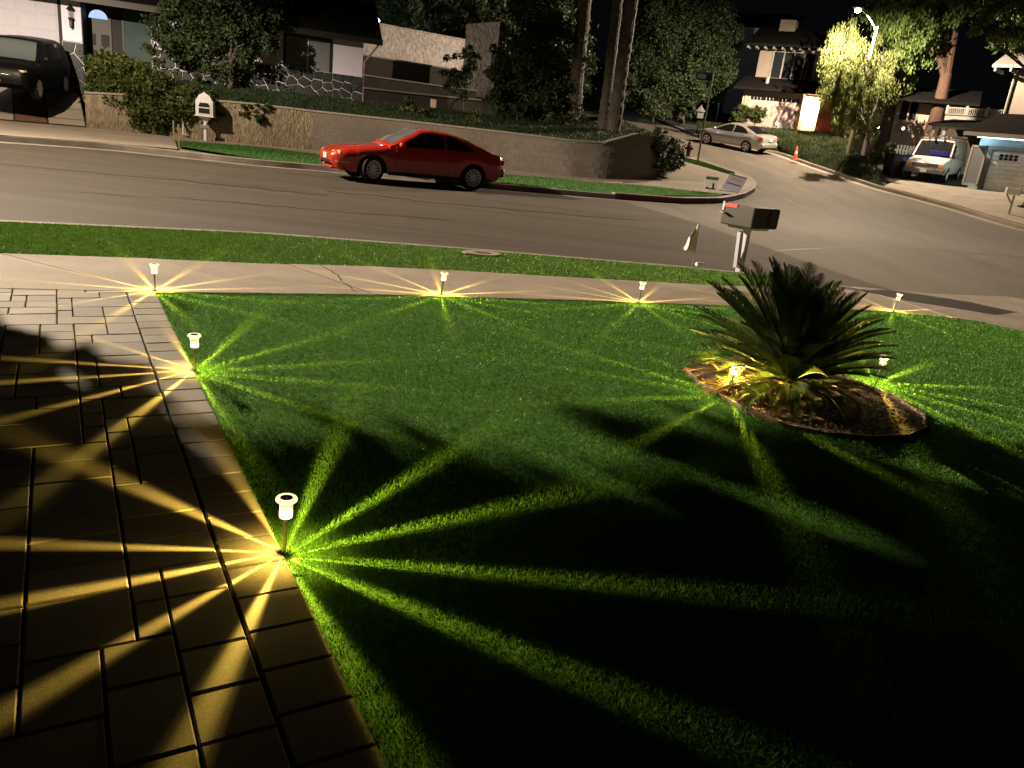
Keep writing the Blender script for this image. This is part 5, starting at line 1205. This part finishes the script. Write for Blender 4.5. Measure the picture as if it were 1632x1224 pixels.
MB().box(X(1187) - .12, X(1187), -.06, -.002, -.1, gh + .15).build('door_trim', MT['peach'], h2); MB().box(X(1272), X(1272) + .2, -.06, -.002, -.1, gh + .15).build('door_trim', MT['peach'], h2); MB().box(X(1187), X(1272), -.06, -.002, gh + .02, gh + .2).build('door_trim', MT['peach'], h2)
zu0, zu1 = Z(1230, 128, 1.8), Z(1230, 76, 1.8)
rslab(h2, X(1168), xr + .6, -.9, zr0 - .05, 1.9, zu0 + .05, .14, MT['rooftile'])
MB().box(X(1208, 100, 1.8), X(1345, 100, 1.8), 1.8, 7.5, zr0, zu1).build('upper_wall', MT['beige'], h2)
window(h2, X(1232, 100, 1.8), X(1298, 100, 1.8), Z(1260, 126, 1.8), Z(1260, 84, 1.8), 4, MT['fascia'], MT['glass'], y=1.8, fw=.1, mull=.09)
rslab(h2, X(1193, 75, 1.8), X(1350, 75, 1.8) + .8, .8, zu1 - .05, 4.4, zu1 + 1.5, .14, MT['rooftile']); rslab(h2, X(1193, 75, 1.8), X(1350, 75, 1.8) + .8, 4.404, zu1 + 1.5, 8, zu1 - .05, .14, MT['rooftile'])
for k in range(14): MB().box(X(1196, 75, 1.8) + k * .55, X(1196, 75, 1.8) + k * .55 + .09, .85, 1.79, zu1 - .19, zu1 - .055).build('rafter', MT['fascia'], h2)
MB().box(X(1243, 50, 4), X(1268, 50, 4), 3.6, 4.6, zu1, Z(1250, 33, 4)).build('chimney', MT['beige'], h2)
mb = MB(); mb.tube([(X(1212), .4, zr0 + .4), (X(1212), .4, zr0 + .9)], .12, 8); mb.build('roof_vent', MT['fascia'], h2)
(a0, b0), (a1, b1) = px2(1432, 190, .6), px2(1466, 160, .6); window(h2, a0, a1, b0, b1, 2, MT['fascia'], MT['glass'], y=.6, fw=.1, mull=.1)
stones(h2, X(1428, 200, .5), X(1470, 200, .5), Z(1450, 213, .5), Z(1450, 191, .5), .4, MT['redrock'], 9, y=.55)
stones(h2, X(1338) + .1, X(1375, 200, .6), -.4, 2.1, .4, MT['redrock'], 10, y=.598)
pl_ = thing('porch_light', 'glowing bulb under the porch of the peach house', 'lamp', F2o + F2.x * X(1288) + F2.y * .9 + Vector((0, 0, zr0 - .35)))
MB().lathe([(.02, .1), (.07, .05), (.09, -.02), (.05, -.1)], 10).build('bulb', MT['bulb'], pl_, smooth=60); MB().tube([(0, 0, .1), (0, 0, .3)], .015, 6).build('stem', MT['black'], pl_)
l = bpy.data.lights.new('porch_bulb', 'POINT'); l.energy = 900; l.color = (1, .66, .34); l.shadow_soft_size = .1; o = bpy.data.objects.new('porch_bulb', l); COL.objects.link(o); o.parent = pl_; o.location = (0, -.1, -.22)
# front slope and drive of that house
hb0 = F2o - F2.y * 1.2; pbk = [tuple((hb0 + F2.x * q)[:2]) for q in (-3, 0, 2, 4, 5.5)]
PA = [(RE[8][0] + .3, RE[8][1] + .1), (RE[7][0] + .2, RE[7][1]), (RE[6][0] + .2, RE[6][1]), (RE[5][0] + .25, RE[5][1])]
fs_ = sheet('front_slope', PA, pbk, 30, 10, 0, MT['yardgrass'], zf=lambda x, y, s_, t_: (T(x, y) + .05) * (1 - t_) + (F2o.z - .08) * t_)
tufts('slope_grass', fs_, 'rough grass with dappled light in its colour on the peach house slope', 26000, .12, .014, MT['dappleblade'], 5)
sheet('house_drive', pbk, [tuple((F2o + F2.y * .5 + F2.x * q)[:2]) for q in (-3, 0, 2, 4, 5.5)], 20, 2, 0, MT['farconc'], zf=lambda x, y, s_, t_: F2o.z - .06)
for k, (px, py, lb) in enumerate(((1238, 199, 'small white garden light before the tan garage door'), (1399, 205, 'small white garden light left of the red tree trunk'), (1439, 207, 'small white garden light under the ledge-stone wall'))):
    p = F2o + F2.x * X(px, py, -.8) - F2.y * .8 + Vector((0, 0, Z(px, py, -.8))); r = thing('garden_light', lb, 'garden light', p, group='white garden lights')
    MB().lathe([(.02, .0), (.075, .05), (.06, .14), (.02, .16)], 10).build('globe', MT['whitebulb'], r, smooth=60); MB().tube([(0, 0, -.4), (0, 0, 0)], .02, 6).build('stake', MT['black'], r)
shrub('round_bush', 'clipped round bush at the left of the tan garage door', [lob(1180, 184, 52, 13), lob(1184, 178, 52, 9)], 3200, .13, MT['hedge'], 'bush', 21)
shrub('round_bush', 'clipped round bush in front of the tan garage door', [lob(1205, 184, 51.5, 13), lob(1208, 179, 51.5, 10)], 3200, .13, MT['hedge'], 'bush', 22)
# pale house further up the hill
F3o = A(1190, 128, 78.0); F3 = Face(F3o, rad(-20)); h3 = thing('house', 'dim pale house on the hill left of the chimney', 'house', F3o, F3.a)
MB().box(F3.at(1165, 100)[0], F3.at(1260, 100)[0], 0, 8, -4, F3.at(1200, 44)[1]).build('wall', MT['wallwhite'], h3); rslab(h3, F3.at(1160, 60)[0], F3.at(1270, 60)[0], -.8, F3.at(1200, 46)[1], 4, F3.at(1200, 14)[1], .3, MT['rooftile'])
window(h3, F3.at(1198, 62)[0], F3.at(1208, 62)[0], F3.at(1200, 68)[1], F3.at(1200, 56)[1], 2, MT['fascia'], MT['glass'], fw=.08, mull=.12)

# ---- blue-trimmed garage house at the right edge
F4o = A(1558, 297, 40.0); F4 = Face(F4o, rad(-44)); h4 = thing('house', 'garage with pale blue trim at the right edge of the view', 'house', F4o, F4.a)
x4 = lambda px, py=260, d=0.0: F4.at(px, py, d)[0]
z4 = lambda px, py, d=0.0: F4.at(px, py, d)[1]
zt4 = z4(1575, 219); dx0 = x4(1577, 262); dz1 = z4(1590, 240)
MB().box(x4(1552, 262), dx0 + 6, 0, 7, -.6, zt4).build('wall', MT['bluewall'], h4)
g4 = MB().box(dx0, dx0 + 4.9, -.04, -.004, -.15, dz1).build('garage_door', MT['bluegar'], h4)
for j in range(9):
    MB().box(dx0 + .03, dx0 + 4.87, -.06, -.041, -.1 + j * dz1 / 9 * 1.02, -.1 + (j + .86) * dz1 / 9 * 1.02).build('slat', MT['bluegar'], g4, bevel=.006)
for k in range(2):
    for q in range(4):
        for j in range(2): MB().box(dx0 + .35 + k * 1.2 + q * .21, dx0 + .51 + k * 1.2 + q * .21, -.07, -.0605, dz1 - .42 + j * .15, dz1 - .30 + j * .15).build('pane', MT['dark'], g4)
MB().box(dx0 - .22, dx0 - .004, -.12, -.002, -.2, dz1 + .2).build('door_post', MT['fascia'], h4); MB().box(dx0 - .004, dx0 + 5, -.12, -.002, dz1 + .02, dz1 + .2).build('door_head', MT['fascia'], h4)
MB().box(x4(1545, 215), dx0 + 6, -.95, -.90, zt4 - .02, zt4 + .16).build('fascia', MT['fascia'], h4); rslab(h4, x4(1545, 215), dx0 + 6, -.9, zt4 + .05, 3.5, zt4 + 1.3, .12, MT['rooftile'])
MB().box(x4(1563, 219), dx0 + 5, -.5, -.46, zt4 - .06, zt4 - .02).build('led_strip', MT['led'], h4)
l = bpy.data.lights.new('led_glow', 'POINT'); l.energy = 22; l.color = (.55, .85, 1); l.shadow_soft_size = .1; o = bpy.data.objects.new('led_glow', l); COL.objects.link(o); o.parent = h4; o.location = (x4(1572, 219), -.5, zt4 - .14)
zq0, zq1 = z4(1610, 206, 3.6), z4(1612, 112, 3.6)
MB().box(x4(1607, 160, 3.6), x4(1607, 160, 3.6) + 8, 3.6, 10, zt4, zq1).build('upper_wall', MT['beige'], h4)
rslab(h4, x4(1588, 110, 3.0), x4(1607, 160, 3.6) + 8, 2.2, zq1 - .05, 6, zq1 + 1.6, .14, MT['fascia'])
for k in range(6): MB().box(x4(1592, 110, 3.0) + k * .7, x4(1592, 110, 3.0) + k * .7 + .1, 2.25, 3.59, zq1 - .22, zq1 - .055).build('rafter', MT['fascia'], h4)
MB().tube([(x4(1606, 160, 3.5), 3.5, zq1 - .2), (x4(1606, 160, 3.5), 3.5, zt4 + .8)], .05, 8).build('downpipe', MT['fascia'], h4)
bx0, bx1 = x4(1508, 180, 6), x4(1606, 180, 6); bz0, bz1 = z4(1560, 187, 6), z4(1560, 173, 6)
bal = MB().box(bx0, bx1, 5.95, 8.5, bz0 - .25, bz0).build('balcony', MT['fascia'], h4)
MB().box(bx0, bx1, 5.96, 6.04, bz1 - .06, bz1).build('rail', MT['fascia'], bal); MB().box(bx0, bx1, 5.97, 6.03, bz0 + .06, bz0 + .1).build('rail', MT['fascia'], bal)
nb = 30
for k in range(nb + 1):
    xx = bx0 + (bx1 - bx0) * k / nb; big = k % 10 == 0; MB().box(xx - (.06 if big else .022), xx + (.06 if big else .022), 5.98, 6.02 if not big else 6.06, bz0 + .1, bz1 - .06 if not big else bz1 + .1).build('baluster', MT['fascia'], bal)
rslab(h4, x4(1496, 200, 4), bx1, 2.4, z4(1560, 205, 4) - .1, 5.94, bz0 - .3, .12, MT['rooftile'])
MB().box(x4(1490, 200, 3), x4(1565, 210, 3), 2.6, 2.8, z4(1520, 203, 3) - .1, z4(1520, 203, 3) + .12).build('carport_beam', MT['fascia'], h4)
for px in (1488, 1506): MB().box(x4(px, 210, 3), x4(px, 210, 3) + .16, 2.62, 2.78, -.5, z4(1520, 203, 3) - .1).build('carport_post', MT['fascia'], h4)
MB().box(x4(1470, 200, 7), bx0 + 6, 7.5, 12, -1, bz0 - .3).build('back_wall', MT['tanwall'], h4)
gt_ = thing('gate', 'white framed gate panel leaning by the blue garage corner', 'gate', F4o + F4.x * x4(1538, 285) - F4.y * .3, F4.a - .35)
for a_, c_ in (((0, 0), (.1, 1.9)), ((.75, 0), (.85, 1.9)), ((0, 0), (.85, .1)), ((0, 1.8), (.85, 1.9))): MB().box(a_[0], c_[0], -.03, .03, a_[1], c_[1]).build('gate_rail', MT['fascia'], gt_)
MB().box(.1, .75, -.01, .01, .1, 1.8).build('mesh_panel', MT['grey'], gt_)
DRV = [(RE[2][0] + .2, RE[2][1]), (RE[3][0] + .2, RE[3][1]), (RE[4][0] + .2, RE[4][1]), (RE[5][0] + .2, RE[5][1])]
f4b = lambda q, d: tuple((F4o + F4.x * q + F4.y * d)[:2])
sheet('garage_drive', DRV, [f4b(5, -.1), f4b(2, -.1), f4b(-.5, 2), f4b(-4, 3.5)], 24, 8, 0, MT['farconc'], zf=lambda x, y, s_, t_: (T(x, y) + .05) * (1 - t_) + (F4o.z - .12) * t_)
for k in range(3):
    s0 = .18 + k * .24; P = [Vector(DRV[0]).lerp(Vector(DRV[3]), 0)]
pm4 = thing('mailbox', 'small pale mailbox on a forked post at the right edge', 'mailbox', G(1606, 346, .04), rad(-20))
MB().tube([(0, 0, -.1), (0, 0, .85)], .04, 8).build('post', MT['wood'], pm4); MB().tube([(0, 0, .5), (-.25, 0, .85)], .03, 8).build('brace', MT['wood'], pm4); MB().box(-.34, .2, -.12, .12, .86, 1.12).build('box', MT['plate'], pm4, bevel=.04); MB().box(.1, .16, -.14, -.121, 1.08, 1.3).build('flag', MT['white'], pm4)
def bin_(label, loc, rz, mat):
    r = thing('wheelie_bin', label, 'bin', loc, rz, 'bins beside the van'); mb = MB(); mb.add([(-.25, -.27, .04), (.25, -.27, .04), (.25, .27, .04), (-.25, .27, .04), (-.31, -.34, 1.02), (.31, -.34, 1.02), (.31, .38, 1.02), (-.31, .38, 1.02)], [(0, 3, 2, 1), (4, 5, 6, 7), (0, 1, 5, 4), (1, 2, 6, 5), (2, 3, 7, 6), (3, 0, 4, 7)]); mb.build('bin_body', mat, r, bevel=.02)
    mb = MB(); mb.box(-.34, .34, -.38, .40, 1.022, 1.09); mb.build('lid', mat, r, bevel=.03)
    for sd in (-1, 1): MB().tube([(sd * .24, .3, .12), (sd * .3, .3, .12)], .12, 12).build('wheel', MT['rubber'], r)
vx = vn.r.location
bin_('black wheeled bin left of the white van', G(1417, 279, .04), rad(-60), MT['binblack']); bin_('navy blue wheeled bin close beside the white van', G(1436, 280, .04), rad(-55), MT['binblue'])
fn = thing('picket_fence', 'dark picket fence behind the bins', 'fence', G(1440, 268, .04), rad(-24))
for k in range(16): MB().box(-.6 + k * .16, -.5 + k * .16, -.01, .01, .0, 1.25).build('picket', MT['grey'], fn)
MB().box(-.7, 2.0, .012, .04, .9, 1.0).build('rail', MT['grey'], fn)
# ---- trees on the right
tree('bright_tree', 'feathery tree lit yellow by the street lamp', G(1372, 262, .1), [lob(1340, 95, 47.2, 32), lob(1375, 110, 47.2, 38), lob(1352, 60, 47.2, 24), lob(1408, 125, 47.5, 28), lob(1335, 125, 47.2, 24), lob(1372, 150, 47.7, 30), lob(1400, 82, 47.8, 26), lob(1362, 180, 48.0, 22), lob(1385, 195, 48.2, 18), lob(1345, 160, 47.7, 16), lob(1374, 78, 42.3, 13), lob(1388, 102, 42.4, 17), lob(1358, 108, 42.2, 15), lob(1345, 125, 41.6, 18), lob(1372, 150, 41.6, 20), lob(1392, 178, 41.8, 16), lob(1340, 178, 41.8, 12)], 30000, .22, MT['leaf_lime'], MT['bark'], .12, seed=41, droop=.9, asp=.22, sub=150)
tree('red_trunk_tree', 'tall tree with reddish trunk right of the lit tree', G(1402, 246, .3), [lob(1445, 40, 49.2, 40), lob(1470, 75, 49.2, 30), lob(1425, 105, 49.2, 24), lob(1490, 20, 49.2, 34), lob(1450, -10, 49.2, 45), lob(1442, 130, 49.7, 18)], 22000, .22, MT['leaf_green'], MT['redbark'], .38, seed=42, droop=.3)
tree('shade_tree', 'dark-trunked tree behind the picket fence', A(1478, 235, 49.0), [lob(1500, -60, 49, 60), lob(1460, -40, 49, 50), lob(1540, -30, 49, 40)], 9000, .26, MT['leaf_green'], MT['redbark'], .42, seed=43)
tree('overhanging_tree', 'tree whose leafy branches hang in at the top right', A(1700, 330, 36.0), [lob(1600, 35, 36, 30), lob(1640, 55, 36, 34), lob(1650, 5, 36, 50), lob(1585, 10, 36, 20), lob(1575, 62, 36, 12)], 9000, .2, MT['leaf_green'], MT['bark'], .2, seed=44)
shrub('kerb_shrub', 'low shrubs at the foot of the red trunk', [lob(1402, 248, 42.5, 14), lob(1385, 258, 42.3, 10), lob(1420, 240, 43, 10)], 1800, .16, MT['hedge'], 'shrub', 45)
shrub('edge_shrub', 'small round green shrub at the right edge by the forked mailbox', [lob(1632, 334, 33.5, 9), lob(1640, 328, 33.5, 9)], 900, .12, MT['hedge'], 'shrub', 46)
yl = thing('yard_lamp', 'white globe lamp glowing below the broad tree', 'lamp', A(1148, 153, 61.0)); MB().lathe([(.05, -.2), (.22, -.05), (.22, .12), (.05, .25)], 12).build('globe', MT['whitebulb'], yl, smooth=60); MB().tube([(0, 0, -2.5), (0, 0, -.2)], .05, 8).build('post', MT['black'], yl)
l = bpy.data.lights.new('yard_lamp_bulb', 'POINT'); l.energy = 260; l.color = (.8, 1, .9); l.shadow_soft_size = .2; o = bpy.data.objects.new('yard_lamp_bulb', l); COL.objects.link(o); o.parent = yl; o.location = (0, -.35, .1)
wl_ = thing('wall_lamp', 'small bluish lamp glowing among the trees above the sloping wall', 'lamp', A(602, 33, 46.0)); MB().lathe([(.04, -.12), (.13, 0), (.04, .12)], 10).build('globe', MT['whitebulb'], wl_, smooth=60); MB().tube([(0, 0, -2), (0, 0, -.1)], .03, 6).build('post', MT['black'], wl_)
l = bpy.data.lights.new('wall_lamp_bulb', 'POINT'); l.energy = 160; l.color = (.8, .85, 1); l.shadow_soft_size = .15; o = bpy.data.objects.new('wall_lamp_bulb', l); COL.objects.link(o); o.parent = wl_; o.location = (0, -.3, .25)
